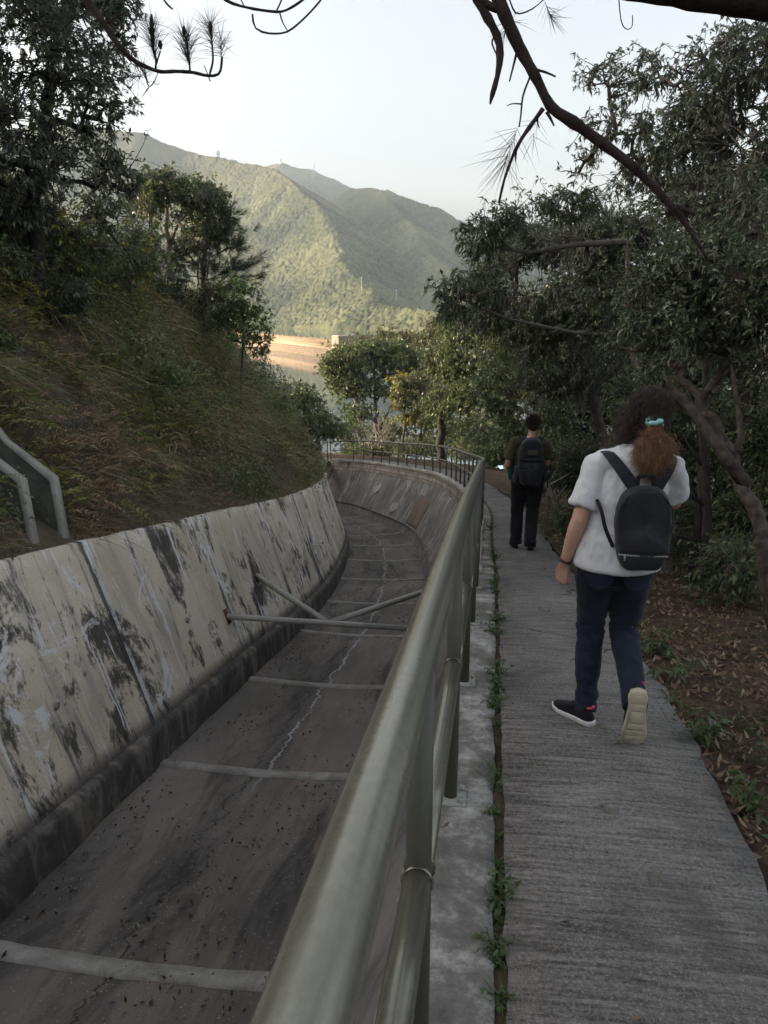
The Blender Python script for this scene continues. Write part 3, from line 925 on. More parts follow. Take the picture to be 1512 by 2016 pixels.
crest = (dR.z + dL.z) / 2
dd = Vector((dL.x - dR.x, dL.y - dR.y, 0)); dlen = dd.length; dd.normalize()
dn = Vector((-dd.y, dd.x, 0))
if dn.dot(Vector((-1, -1, 0))) < 0: dn = -dn          # towards the water
dam = thing('dam', dR, 'long sunlit granite dam with arches across the reservoir', 'dam')
def dpt(l, n, z): return Vector((dR.x, dR.y, 0)) + dd * l + dn * n + Vector((0, 0, z))
def dsheet(name, l0, l1, prof, mat, parent=dam):
    mb = MB(); V, Fc, UV = [], [], []
    nl = 2; n = len(prof)
    cum = [0]
    for (a, z), (a2, z2) in zip(prof[:-1], prof[1:]): cum.append(cum[-1] + math.hypot(a2 - a, z2 - z))
    for l in (l0, l1):
        for (a, z), c in zip(prof, cum): V.append(dpt(l, a, z)); UV.append((l, c))
    for k in range(n - 1): Fc.append([k, k + 1, n + k + 1, n + k])
    Fc.append(list(range(n))); Fc.append(list(range(n, 2 * n))[::-1])
    mb.add(V, Fc, UV)
    return mb.build(name, mat, parent)
LEN = 330
ARCH0 = 94.0
# lower face, a step back at the band, the upper band and the roadway parapet
dsheet('face', -8, LEN, [(2.4, WATER_Z - 5), (1.3, crest - 3.4), (-5, crest - 3.4), (-5, WATER_Z - 5)], gm)
dsheet('band', -8, ARCH0, [(.9, crest - 3.4), (.8, crest - 1.05), (1.05, crest - 1.0), (1.05, crest - .75), (.75, crest - .72), (-4.5, crest - .72), (-4.5, crest - 3.4)], gm)
dsheet('parapet', -8, LEN, [(.72, crest - .72), (.72, crest + .25), (.35, crest + .25), (.35, crest - .72)], gm)
dsheet('road_slab', ARCH0, LEN, [(1.05, crest - 1.1), (1.05, crest - .72), (-4.5, crest - .72), (-4.5, crest - 1.1)], gm)
l = 3.0
while l < LEN - 4:
    mb = MB(); mb.box(dpt(l, .55, crest + .42), (.38, .38, .30), (dd, dn, Vector((0, 0, 1)))); mb.build('merlon', gm, dam)
    l += 7.6
# spillway arches: piers, and round heads between them
l = ARCH0
while l < LEN - 8:
    dsheet('pier', l, l + 1.4, [(1.2, crest - 3.4), (1.0, crest - 1.1), (-4.4, crest - 1.1), (-4.4, crest - 3.4)], gm)
    mb = MB(); n = 10; V, Fc = [], []
    w = 6.2; c0 = l + 1.4 + w / 2
    for k in range(n + 1):
        a = PI * k / n
        V += [dpt(c0 - math.cos(a) * w / 2, .85, crest - 2.75 + 1.45 * math.sin(a)), dpt(c0 - math.cos(a) * w / 2, .85, crest - 1.1),
              dpt(c0 - math.cos(a) * w / 2, -4.3, crest - 2.75 + 1.45 * math.sin(a))]
    for k in range(n):
        a = k * 3; Fc += [[a, a + 1, a + 4, a + 3], [a, a + 3, a + 5, a + 2]]
    mb.add(V, Fc, [((v - dR).dot(dd), v.z) for v in V]); mb.build('arch', gm, dam)
    l += 1.4 + w
dsheet('back_wall', ARCH0, LEN, [(-4.3, crest - 3.4), (-4.3, crest - 1.1), (-4.5, crest - 1.1), (-4.5, crest - 3.4)], M['dam_dark'])
gh = thing('gatehouse', dpt(-1, 1, crest), 'square granite gatehouse on the right end of the dam', 'gatehouse')
def gbox(name, l0, l1, n0, n1, z0, z1, mat=gm):
    mb = MB(); V = [dpt(l, n, z) for l in (l0, l1) for n in (n0, n1) for z in (z0, z1)]
    Fc = [[0, 1, 3, 2], [4, 6, 7, 5], [0, 4, 5, 1], [2, 3, 7, 6], [0, 2, 6, 4], [1, 5, 7, 3]]
    VV, FF, UU = [], [], []
    for f in Fc:
        for q in f: VV.append(V[q]); UU.append(((V[q] - dR).dot(dd) + (V[q] - dR).dot(dn), V[q].z))
        FF.append([len(VV) - 4 + k for k in range(4)])
    mb.add(VV, FF, UU); return mb.build(name, mat, gh)
gbox('wall', -6.0, .6, -2.2, 4.3, WATER_Z - 5, crest + 1.45)
gbox('cornice', -6.3, .9, -2.5, 4.6, crest + 1.452, crest + 1.85)
gbox('roof', -5.8, .4, -2.0, 4.1, crest + 1.852, crest + 2.05, M['coping'])
gbox('door', -3.9, -2.2, 4.302, 4.36, crest - 1.4, crest + .6, M['dam_dark'])

# poles by the hill road
M['pole'] = plain('pole_paint', (.55, .54, .50), .6, .3, .1, 1)
for u, v, D in ((712, 582, 880), (780, 576, 905), (822, 600, 800)):
    p = at(u, v, D); p.z = terrain_z(p.x, p.y) - 1
    t = thing('utility_pole', p, {712: 'pale utility pole standing above the forest left of the bare track', 780: 'pale utility pole standing above the forest at the track bend', 822: 'pale utility pole low on the wooded hill near the right trees'}[u], 'pole', 'poles on the far hillside')
    mb = MB(); mb.tube([p, p + Vector((0, 0, 15))], [.32, .22], 6); mb.build('mast', M['pole'], t)
    mb = MB(); mb.box(p + Vector((0, 0, 14)), (1.6, .2, .15)); mb.build('crossarm', M['pole'], t)

# ------------------------------------------------------------------ haze
hz = bpy.data.materials.new('haze'); hz.use_nodes = True
nt = hz.node_tree
for n in list(nt.nodes): nt.nodes.remove(n)
pv = N(nt, 'ShaderNodeVolumePrincipled'); pv.inputs['Density'].default_value = HAZE
pv.inputs['Color'].default_value = (.70, .84, 1.0, 1); pv.inputs['Anisotropy'].default_value = 0.0
ou = N(nt, 'ShaderNodeOutputMaterial'); nt.links.new(pv.outputs[0], ou.inputs['Volume'])
hx, hy0, hy1, hz0, hz1 = 1780, -175, 3400, -62, 470
V = [(x, y, z) for x in (-hx, hx) for y in (hy0, hy1) for z in (hz0, hz1)]
ho = link('haze', mesh_np('haze', V, [[0, 1, 3, 2], [4, 6, 7, 5], [0, 4, 5, 1], [2, 3, 7, 6], [0, 2, 6, 4], [1, 5, 7, 3]], hz))
tag(ho, kind='stuff')
# ------------------------------------------------------------------ foliage tools
def unit(a):
    return a / np.maximum(np.linalg.norm(a, axis=-1, keepdims=True), 1e-9)

def vnoise3(p, k=0):
    return (vnoise(p[:, 0] + .37 * p[:, 2], p[:, 1] - .21 * p[:, 2], k) + vnoise(p[:, 0] * .6 - p[:, 1] * .3, p[:, 2], k + 7)) * .5

def leaf_mesh(name, rng, P, A, L, W, colr, up=(0, 0, 1), upw=.8, droop=.25, mat=None, parent=None):
    """one leaf per row: base P, axis A, length L; two halves folded a little along the midrib"""
    n = len(P)
    A = unit(A)
    U = unit(np.array(up) * upw + rng.normal(size=(n, 3)) * .55)
    Sd = unit(np.cross(A, U)); Nn = np.cross(Sd, A)
    L = np.broadcast_to(L, (n,))[:, None]; W = np.broadcast_to(W, (n,))[:, None] * L
    fold = W * .35
    b = P
    l = P + A * L * .42 - Sd * W * .5 + Nn * fold * .6
    r = P + A * L * .42 + Sd * W * .5 + Nn * fold * .6
    m = P + A * L * .5 - Nn * fold * .1
    t = P + A * L * .96 - Nn * L * droop + np.array([0, 0, -1]) * L * droop * .6
    V = np.stack([b, l, t, r, m], 1).reshape(-1, 3)
    i = np.arange(n) * 5
    Fc = np.concatenate([np.stack([i, i + 4, i + 1], 1), np.stack([i + 1, i + 4, i + 2], 1), np.stack([i, i + 3, i + 4], 1), np.stack([i + 3, i + 2, i + 4], 1)])
    C = np.repeat(colr, 5, axis=0)
    me = mesh_np(name, V, Fc.astype(np.int32), mat or M['leaf'], col=C)
    return link(name, me, parent)

def blade_arrays(rng, P, A, L, W, bend):
    """grass blades: four points along an arc"""
    n = len(P)
    A = unit(A)
    h = rng.normal(size=(n, 3)); h[:, 2] = 0; Sd = unit(np.cross(A, unit(h)))
    L = L[:, None]; W = W[:, None]; bend = bend[:, None]
    fall = unit(A * np.array([1, 1, 0.0]) + rng.normal(size=(n, 3)) * .25 * np.array([1, 1, 0]) + 1e-4)
    rows = []
    for k, (t, w) in enumerate(((0, 1.), (.36, .9), (.7, .6), (1.0, 0.))):
        c = P + A * L * t * (1 - .30 * bend * t) + (fall * .75 - np.array([0, 0, 1]) * .75) * L * bend * t * t
        rows.append((c - Sd * W * w * .5, c + Sd * W * w * .5) if w > 0 else (c,))
    V = np.stack([rows[0][0], rows[0][1], rows[1][0], rows[1][1], rows[2][0], rows[2][1], rows[3][0]], 1).reshape(-1, 3)
    i = np.arange(n) * 7
    T = [(0, 1, 3), (0, 3, 2), (2, 3, 5), (2, 5, 4), (4, 5, 6)]
    Fc = np.concatenate([np.stack([i + a for a in t], 1) for t in T])
    return V, Fc.astype(np.int32)

def twig_arrays(P0, P1, r0, r1, sag, sides=3, segs=3):
    n = len(P0)
    d = P1 - P0
    t = unit(d)
    a = np.where(np.abs(t[:, 2:3]) < .9, np.array([[0, 0, 1.]]), np.array([[1., 0, 0]]))
    b = unit(np.cross(t, a)); c = np.cross(b, t)
    Vs = []
    for k in range(segs + 1):
        q = k / segs
        ctr = P0 + d * q + sag * (q * (1 - q) * 4)
        r = (r0 + (r1 - r0) * q)[:, None]
        for s in range(sides):
            w = 2 * PI * s / sides
            Vs.append(ctr + (b * math.cos(w) + c * math.sin(w)) * r)
    per = (segs + 1) * sides
    V = np.stack(Vs, 1).reshape(-1, 3)
    i = np.arange(n) * per
    Fc = []
    for k in range(segs):
        for s in range(sides):
            s2 = (s + 1) % sides
            Fc.append(np.stack([i + k * sides + s, i + k * sides + s2, i + (k + 1) * sides + s2, i + (k + 1) * sides + s], 1))
    return V, np.concatenate(Fc).astype(np.int32)

def blob(u, v, D, ru, rv, rd, n=1.0):
    c = at(u, v, D); k = D / F_PX
    return (np.array(c), np.array([ru * k, rd, rv * k]), n)

PAL = {
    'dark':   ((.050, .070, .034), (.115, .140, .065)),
    'grey':   ((.075, .092, .062), (.155, .172, .112)),
    'mid':    ((.070, .100, .036), (.145, .178, .066)),
    'light':  ((.090, .138, .038), (.165, .225, .070)),
    'olive':  ((.086, .094, .036), (.160, .160, .068)),
    'yellow': ((.20, .19, .035), (.36, .33, .06)),
    'brown':  ((.09, .062, .040), (.19, .135, .082)),
}
def pal(rng, key, n):
    a, b = (np.array(c) for c in PAL[key])
    return a + (b - a) * rng.random((n, 1)) ** 1.4 * (1 + .12 * rng.normal(size=(n, 3)))

def D_NEAR(b): return b[0] > .5 and b[1] < 26

def tree(name, label, cat, base, trunk, r0, blobs, L, W=.34, per=7, twigs=900, pal_key='dark', seed=1, bark='bark', gaps=.42, group=None,
         limb_r=.035, sub=10, second=None, droop=.22, whorl=True, extra=None, tw_r=.006):
    """trunk = list of points from the base; blobs = the masses of the crown"""
    rng = np.random.default_rng(seed)
    if D_NEAR(base): L, twigs, per = L * .82, int(twigs * 1.2), per + 1
    t = thing(name, tuple(base), label, cat, group)
    pts = [Vector(base)] + [Vector(p) for p in trunk]
    # bend the trunk into more points
    fine = []
    for a, b in zip(pts[:-1], pts[1:]):
        for q in np.linspace(0, 1, 5)[:-1]:
            fine.append(a.lerp(b, q) + Vector(rng.normal(size=3) * .025 * r0 / .08))
    fine.append(pts[-1])
    n = len(fine)
    mb = MB()
    dense, dr = [], []
    for k in range(n - 1):
        for q in range(4):
            dense.append(fine[k].lerp(fine[k + 1], q / 4) + Vector(rng.normal(size=3) * r0 * .07))
            dr.append(r0 * (1.25 if k == 0 and q == 0 else 1) * (1 - .62 * (k + q / 4) / (n - 1)) * (1 + .09 * rng.normal()))
    dense.append(fine[-1]); dr.append(r0 * .38)
    dense = [dense[0]] + [(dense[k - 1] + dense[k] * 2 + dense[k + 1]) / 4 for k in range(1, len(dense) - 1)] + [dense[-1]]
    mb.tube(dense, dr, 12)
    nodes = [np.array(p) for p in fine[n // 3:]]
    nrad = [r0 * (1 - .62 * k / (n - 1)) for k in range(n // 3, n)]
    for limb in (extra or []):
        lp = [Vector(p) for p in limb[0]]
        rr = np.linspace(limb[1], limb[1] * .4, len(lp))
        mb.tube(lp, list(rr), 7)
        nodes += [np.array(p) for p in lp]; nrad += list(rr)
    def connect(p, r_end, k_in=.6):
        arr = np.array(nodes)
        d = np.linalg.norm(arr - p, axis=1) + np.maximum(arr[:, 2] - p[2], 0) * .8
        j = int(d.argmin()); a = arr[j]
        ra = min(nrad[j] * k_in, limb_r * 2.2)
        ln = np.linalg.norm(p - a)
        m = 4
        path = [Vector(a + (p - a) * q + rng.normal(size=3) * ln * .05 * (0 < q < 1) + np.array([0, 0, 1]) * ln * .10 * q * (1 - q) * 4 * .5) for q in np.linspace(0, 1, m + 1)]
        rr = [max(r_end, ra * (1 - q) + r_end * q) for q in np.linspace(0, 1, m + 1)]
        mb.tube(path, rr, 6)
        for q in range(1, m + 1): nodes.append(np.array(path[q])); nrad.append(rr[q])
    tot = sum(b[2] * np.prod(b[1]) ** .67 for b in blobs)
    order = sorted(blobs, key=lambda b: min(np.linalg.norm(b[0] - np.array(p)) for p in fine))
    for c, rad, wgt in order:
        connect(c - np.array([0, 0, rad[2] * .35]), limb_r)
    ends, outs = [], []
    for c, rad, wgt in blobs:
        k = max(3, int(sub * wgt))
        sd = unit(rng.normal(size=(k, 3)))
        sc = c + sd * rad * (.35 + .45 * rng.random((k, 1)))
        for q in sc: connect(q, limb_r * .32)
        m = int(twigs * wgt * np.prod(rad) ** .67 / tot) + 4
        d = unit(rng.normal(size=(m * 3, 3)))
        rr = (.25 + .75 * rng.random((m * 3, 1)) ** .55)
        rr = rr * (1 + .22 * rng.normal(size=(m * 3, 1)) * (rr > .8))
        e = c + d * rad * rr
        g = vnoise3(e / (rad.mean() * .55), seed)
        e, d = e[g > gaps][:m], d[g > gaps][:m]
        ends.append(e); outs.append(d)
    E = np.concatenate(ends); O = np.concatenate(outs)
    arr = np.array(nodes)
    src = np.empty_like(E)
    for q in range(0, len(E), 400):
        dd = ((E[q:q + 400, None] - arr[None]) ** 2).sum(-1)
        src[q:q + 400] = arr[dd.argmin(1)]
    mb.build('trunk', M[bark], t, smooth=True)
    ln = np.linalg.norm(E - src, axis=1)
    V, Fc = twig_arrays(src, E, np.full(len(E), tw_r * 1.6) + ln * .002, np.full(len(E), tw_r * .45), rng.normal(size=E.shape) * (ln * .10)[:, None])
    link('branches', mesh_np('branches', V, Fc, M[bark]), t)
    # leaves in whorls at the twig ends, some along the twig
    n = len(E)
    k = per
    P = np.repeat(E, k, 0); O2 = np.repeat(unit(O * .7 + unit(E - src) * .6 + np.array([0, 0, .25])), k, 0)
    along = rng.random((n * k, 1)) ** 2 * .5
    P = P + (np.repeat(src, k, 0) - P) * along * np.minimum(1, (.45 / np.maximum(np.repeat(ln, k), 1e-3)))[:, None]
    A = O2 * .55 + rng.normal(size=P.shape) * .62
    A[:, 2] -= .15
    Ls = L * (.55 + .7 * rng.random(n * k))
    C = pal(rng, pal_key, n * k)
    tint = (.75 + .5 * np.repeat(vnoise3(E / 1.2, seed + 5), k))[:, None]
    C = C * tint
    if second:
        frac, key = second
        pick = np.repeat(vnoise3(E / .9, seed + 3) + .25 * rng.random(n), k) > np.quantile(vnoise3(E / .9, seed + 3) + .125, 1 - frac)
        C[pick] = pal(rng, key, int(pick.sum()))
    leaf_mesh('crown', rng, P, A, Ls, W, np.clip(C, .004, .9), droop=droop, parent=t)
    return t

def needle_tuft(rng, p, d, n, L, spread, w=.0012):
    """long pine needles round a shoot; returns blade arrays"""
    d = np.array(Vector(d).normalized())
    q = rng.random(n)
    P = np.array(p)[None] + d[None] * (q[:, None] * L * .75)
    A = d[None] * .8 + rng.normal(size=(n, 3)) * spread
    return blade_arrays(rng, P, A, L * (.6 + .5 * rng.random(n)), np.full(n, w * 2.2), np.full(n, .12))

def join_arrays(parts):
    Vs, Fs, n = [], [], 0
    for V, Fc in parts:
        Vs.append(V); Fs.append(Fc + n); n += len(V)
    return np.concatenate(Vs), np.concatenate(Fs).astype(np.int32)

def ground_at(s, o):
    z = float(ground_right(np.array(s), np.array(o))) - .035
    return pt(s, o, z)

def ground_below(x, y):
    """a point of the ground right of the path under x, y"""
    d2 = (_P[:, 0] - x) ** 2 + (_P[:, 1] - y) ** 2
    k = int(d2.argmin()); s = _S[k]
    o = (x - _P[k, 0]) * _T[k, 1] - (y - _P[k, 1]) * _T[k, 0]
    if o > 1.1: return pt(s, o, float(ground_right(np.array(s), np.array(o))) - .035)
    return pt(s, o, float(left_z(np.array([s]), np.array([[o]]))[0, 0]) + .06 if o < -4.6 else 0)

# ------------------------------------------------------------------ trees on the left slope
def LB(u, v, D):
    p = at(u, v, D)
    g = ground_below(p.x, p.y)
    return Vector((p.x, p.y, g.z - .1))

b0 = LB(60, 500, 13)
tree('broadleaf_tree', 'tall dark broadleaf tree filling the upper left corner above the slope', 'tree', b0, [at(70, 330, 13), at(110, 150, 13), at(130, -40, 13)], .13,
     [blob(60, 100, 12.5, 130, 110, 1.3), blob(170, 70, 13, 80, 95, 1.1), blob(50, 270, 12, 110, 100, 1.3), blob(190, 210, 13.5, 75, 60, 1.0, .8), blob(160, 330, 13.5, 100, 70, 1.0),
      blob(60, -60, 12.5, 150, 110, 1.4), blob(220, -20, 13, 70, 60, 1, .7), blob(250, 360, 14, 40, 38, .6, .5), blob(40, 390, 12.5, 100, 60, 1.0), blob(-120, 160, 12, 130, 260, 1.5)],
     .105, .36, 8, 3300, 'grey', 11, 'bark_dark', .40, second=(.25, 'dark'))
tree('broadleaf_tree', 'lower bushy tree with light blossom under the tall dark tree', 'tree', LB(130, 560, 14), [at(150, 470, 14.3), at(170, 420, 14.3)], .06,
     [blob(70, 450, 13.5, 110, 55, .9), blob(200, 420, 15.5, 55, 45, .8), blob(150, 500, 14, 90, 50, .8), blob(270, 500, 16, 50, 60, .8), blob(-10, 530, 12, 90, 60, .8)],
     .10, .4, 7, 1100, 'mid', 12, 'bark', .38, second=(.10, 'yellow'))
b1 = LB(335, 590, 23)
tree('broadleaf_tree', 'round crowned tree with pale forked limbs on top of the slope', 'tree', b1, [at(332, 520, 23), at(325, 450, 23), at(330, 390, 23)], .11,
     [blob(330, 365, 23, 62, 36, 1.2), blob(395, 385, 23.5, 52, 40, 1.2), blob(430, 430, 23.5, 36, 42, 1.0), blob(285, 400, 22.5, 40, 45, 1.0), blob(265, 470, 21, 45, 50, 1.0), blob(300, 520, 22, 40, 30, 1, .6), blob(365, 440, 23, 40, 30, .8, .3)],
     .13, .4, 7, 1700, 'mid', 13, 'bark_pale', .44, second=(.2, 'dark'),
     extra=[([at(330, 500, 23), at(350, 440, 23.2), at(390, 400, 23.3)], .05), ([at(332, 520, 23), at(300, 460, 22.5), at(285, 410, 22.5)], .05)])
# pine with dark needle masses right of it
rng = np.random.default_rng(77)
pb = LB(395, 600, 24)
pine2 = thing('pine_tree', pb, 'small dark pine with soft needle clumps at the edge of the slope', 'tree')
mb = MB(); mb.tube([pb, at(400, 520, 24), at(410, 450, 24), at(420, 410, 24)], [.10, .08, .05, .02], 8)
parts = []
for (u, v, ru, rv) in ((425, 430, 40, 30), (400, 470, 60, 36), (455, 480, 35, 28), (460, 520, 38, 26), (410, 530, 60, 30), (440, 550, 60, 22), (370, 500, 40, 40)):
    for k in range(30):
        e = at(u + rng.normal() * ru * .55, v + rng.normal() * rv * .55, 24 + rng.normal() * .6)
        a = at(405 + (u - 405) * .45, v + 22, 24)
        if k % 4 == 0: mb.tube([a, a.lerp(e, .5) + Vector((0, 0, .05)), e], [.022, .014, .008], 4)
        parts.append(needle_tuft(rng, e, (e - a) + Vector((0, 0, .25)), 42, .30, .55, .0035))
mb.build('trunk', M['bark'], pine2, smooth=True)
V, Fc = join_arrays(parts)
nn = len(V) // 7
C = np.repeat(np.array([.030, .045, .026]) * (.6 + .9 * rng.random((nn, 1))), 7, 0)
link('needles', mesh_np('needles', V, Fc, M['needle'], col=C), pine2)

for k, (s_, o_, sz, key, label) in enumerate(((9.5, -6.4, .32, 'mid', 'small green bush on the slope above the drain chute'), (12.5, -7.4, .45, 'mid', 'leafy green bush high on the slope among dry grass'), (14.5, -6.2, .36, 'light', 'pale green bush halfway up the slope'), (18.0, -6.9, .5, 'mid', 'rounded green bush on the slope above the steel bracing'),
        (22.0, -7.8, .6, 'olive', 'olive bush near the crest of the slope'), (27.0, -6.3, .5, 'mid', 'green bush low on the far end of the slope'), (31.0, -7.2, .7, 'grey', 'grey green bush at the far crest of the slope'), (16.0, -8.6, .6, 'olive', 'olive bush on the crest under the small pine'))):
    q_ = pt(s_, o_, float(left_z(np.array([s_]), np.array([[o_]]))[0, 0]) + .04)
    tree('shrub', label, 'shrub', q_, [q_ + Vector((.1, 0, sz * .5)), q_ + Vector((.2, 0, sz * .9))], .018, [(np.array(q_ + Vector((.15, 0, sz * .9))), np.array([sz, sz, sz * .7]), 1), (np.array(q_ + Vector((.15 + sz * .5, .2, sz * .5))), np.array([sz * .6, sz * .6, sz * .45]), .6)],
         .075 + .02 * (k > 3), .4, 7, 170, key, 130 + k, 'bark', .34, 'bushes on the left slope', limb_r=.008, sub=5, tw_r=.0035)
tree('shrub', 'bright green leafy shrub leaning out from the end of the slope', 'shrub', LB(470, 690, 21.5), [at(478, 640, 21.5), at(492, 600, 21.5)], .035,
     [blob(478, 590, 21.5, 42, 36, .6), blob(505, 635, 21.5, 34, 34, .6), blob(515, 680, 21.5, 28, 26, .5), blob(470, 660, 21, 36, 36, .6), blob(450, 560, 22, 45, 25, .6, .7)],
     .115, .38, 7, 420, 'light', 15, 'bark', .40, limb_r=.012, sub=6)
def GB(u, D, dv=0):
    x = at(u, 900, D).x
    g = ground_below(x, D)
    return Vector((x, D, g.z - .15))
for k, (u_, v_, D_, ru_, rv_, key, label) in enumerate(((215, 560, 17, 60, 40, 'mid', 'dense green undergrowth bush at the crest under the pale limbed tree'), (310, 575, 21, 60, 36, 'dark', 'dark undergrowth bush at the crest left of the small pine'),
        (400, 590, 22.5, 50, 36, 'olive', 'olive undergrowth bush under the small pine'), (450, 620, 21.5, 34, 34, 'mid', 'green undergrowth bush beside the bright leaning shrub'), (90, 600, 13, 90, 50, 'dark', 'dark undergrowth bush under the tall dark tree'), (250, 500, 19, 60, 50, 'dark', 'dark leafy bush filling in under the pale limbed tree'), (390, 490, 23.5, 60, 60, 'grey', 'grey green bushy tree crown behind the small pine'))):
    q_ = at(u_, v_ + rv_ * 1.2, D_)
    tree('shrub', label, 'shrub', q_, [at(u_, v_ + rv_ * .5, D_), at(u_, v_, D_)], .03, [blob(u_, v_, D_, ru_, rv_, ru_ * D_ / 1560), blob(u_ + ru_ * .6, v_ - rv_ * .5, D_, ru_ * .6, rv_ * .6, .5, .6), blob(u_ - ru_ * .6, v_ + rv_ * .3, D_, ru_ * .6, rv_ * .6, .5, .6)],
         .10, .4, 7, 420, key, 230 + k, 'bark', .36, 'bushes on the left slope', limb_r=.012, sub=6, tw_r=.004)
tree('shrub', 'dark green bushy shrub between the slope and the railing end', 'shrub', at(600, 905, 47), [at(605, 850, 47), at(600, 800, 47)], .09,
     [blob(575, 775, 46, 48, 34, 2.0), blob(625, 835, 47, 58, 36, 2.2), blob(590, 815, 46, 55, 38, 2.0), blob(550, 830, 45, 45, 45, 2), blob(665, 850, 48, 30, 18, 1.4, .6), blob(610, 785, 47, 30, 22, 1.4, .6)],
     .24, .4, 7, 1300, 'mid', 16, 'bark', .40, limb_r=.03, sub=8, tw_r=.009)
tree('shrub', 'low grey green shrub hanging over the far end of the slope', 'shrub', LB(545, 870, 36), [at(548, 820, 36), at(545, 770, 36)], .06,
     [blob(545, 770, 36, 34, 40, 1.4), blob(555, 850, 38, 40, 40, 1.6), blob(525, 810, 35, 40, 60, 1.5)], .17, .38, 7, 520, 'grey', 17, 'bark', .40, limb_r=.02, sub=6)

# ------------------------------------------------------------------ trees beyond the bend
tree('broadleaf_tree', 'green spreading tree standing before the water right of the dam', 'tree', GB(745, 62), [at(742, 830, 62), at(738, 770, 62), at(735, 720, 62)], .20,
     [blob(690, 705, 62, 55, 34, 2.4), blob(745, 695, 63, 50, 30, 2.4), blob(795, 712, 63, 45, 38, 2.4), blob(690, 755, 61, 50, 34, 2.2), blob(655, 720, 61, 30, 30, 1.8, .9), blob(760, 760, 62, 50, 30, 2, .6), blob(700, 810, 61, 40, 26, 2, .5)],
     .28, .44, 8, 2100, 'mid', 21, 'bark', .40, second=(.18, 'light'), limb_r=.05, tw_r=.012,
     extra=[([at(745, 850, 62), at(715, 790, 62), at(700, 720, 62)], .09), ([at(745, 850, 62), at(775, 790, 62), at(790, 720, 62)], .08)])
tree('broadleaf_tree', 'yellow flowering bushy tree in the middle beyond the railing', 'tree', GB(790, 56), [at(795, 840, 56), at(800, 780, 56)], .13,
     [blob(800, 748, 56, 36, 16, 1.6, 1.3), blob(785, 775, 56, 22, 16, 1.3), blob(825, 770, 56, 30, 24, 1.4), blob(800, 810, 56, 42, 30, 1.6)],
     .22, .5, 7, 760, 'olive', 22, 'bark', .36, second=(.22, 'yellow'), limb_r=.03, tw_r=.010)
tree('broadleaf_tree', 'pale hazy tree rising behind the yellow flowering tree', 'tree', GB(850, 88), [at(850, 790, 88), at(850, 720, 88)], .25,
     [blob(790, 675, 92, 55, 30, 3.5), blob(850, 670, 90, 50, 34, 3.5), blob(880, 640, 90, 45, 30, 3.5), blob(830, 720, 86, 70, 50, 3.5), blob(740, 665, 95, 40, 20, 3, .6)],
     .38, .46, 8, 2000, 'olive', 23, 'bark', .38, limb_r=.07, tw_r=.016)
tree('broadleaf_tree', 'dark dense evergreen tree with thick dark trunk past the railing', 'tree', GB(868, 50), [at(868, 860, 50), at(872, 790, 50), at(890, 720, 50)], .33,
     [blob(905, 655, 50, 60, 45, 2.6), blob(945, 715, 49, 60, 50, 2.4), blob(875, 715, 50, 48, 40, 2.2), blob(925, 785, 48, 65, 48, 2.4), blob(865, 790, 50, 40, 36, 2.0, .8), blob(950, 640, 52, 50, 45, 2.4)],
     .22, .44, 8, 3400, 'mid', 24, 'bark_dark', .36, second=(.12, 'mid'), limb_r=.06, tw_r=.010)
tree('broadleaf_tree', 'thin stemmed green tree filling the gap between flowering and dark trees', 'tree', GB(826, 66), [at(828, 860, 66), at(830, 800, 66)], .12,
     [blob(840, 815, 66, 40, 40, 2), blob(770, 845, 66, 40, 26, 2), blob(880, 840, 60, 40, 30, 2), blob(930, 850, 58, 50, 28, 2), blob(690, 850, 70, 50, 22, 2.4, .7)],
     .25, .46, 8, 1700, 'mid', 25, 'bark', .42, limb_r=.04, tw_r=.010)
tree('broadleaf_tree', 'green tree with yellow blossom sprays just left of the distant walker', 'tree', GB(1010, 27), [at(1000, 850, 27), at(985, 780, 27), at(980, 720, 27)], .16,
     [blob(980, 770, 27, 50, 50, 1.6), blob(1010, 690, 27, 60, 50, 1.8), blob(1060, 750, 26, 60, 60, 1.7), blob(1000, 850, 26, 40, 34, 1.3), blob(1090, 830, 25, 50, 55, 1.5), blob(1110, 900, 24, 30, 40, 1.0, .7)],
     .13, .42, 8, 3000, 'mid', 26, 'bark', .36, second=(.06, 'yellow'), limb_r=.035, tw_r=.007)
# bare tree
rng = np.random.default_rng(31)
db = GB(735, 57)
dead = thing('bare_tree', db, 'leafless pale grey tree with many fine branches before the water', 'tree')
mb = MB()
def fork(p, d, ln, r, lvl):
    q = p + d * ln
    m = p.lerp(q, .5) + Vector(rng.normal(size=3) * ln * .06)
    mb.tube([p, m, q], [r, r * .85, r * .65], 5 if lvl > 1 else 7)
    if lvl == 5: return
    for _ in range(3 if lvl < 4 else 2):
        nd = (d + Vector(rng.normal(size=3) * .42) + Vector((0, 0, .08))).normalized()
        fork(p.lerp(q, .55 + .45 * rng.random()), nd, ln * (.62 + .2 * rng.random()), r * .58, lvl + 1)
fork(db, Vector((-.05, 0, 1)).normalized(), 1.9, .10, 0)
fork(db, Vector((.25, 0, 1)).normalized(), 1.7, .08, 0)
mb.build('branches', M['bark_pale'], dead)

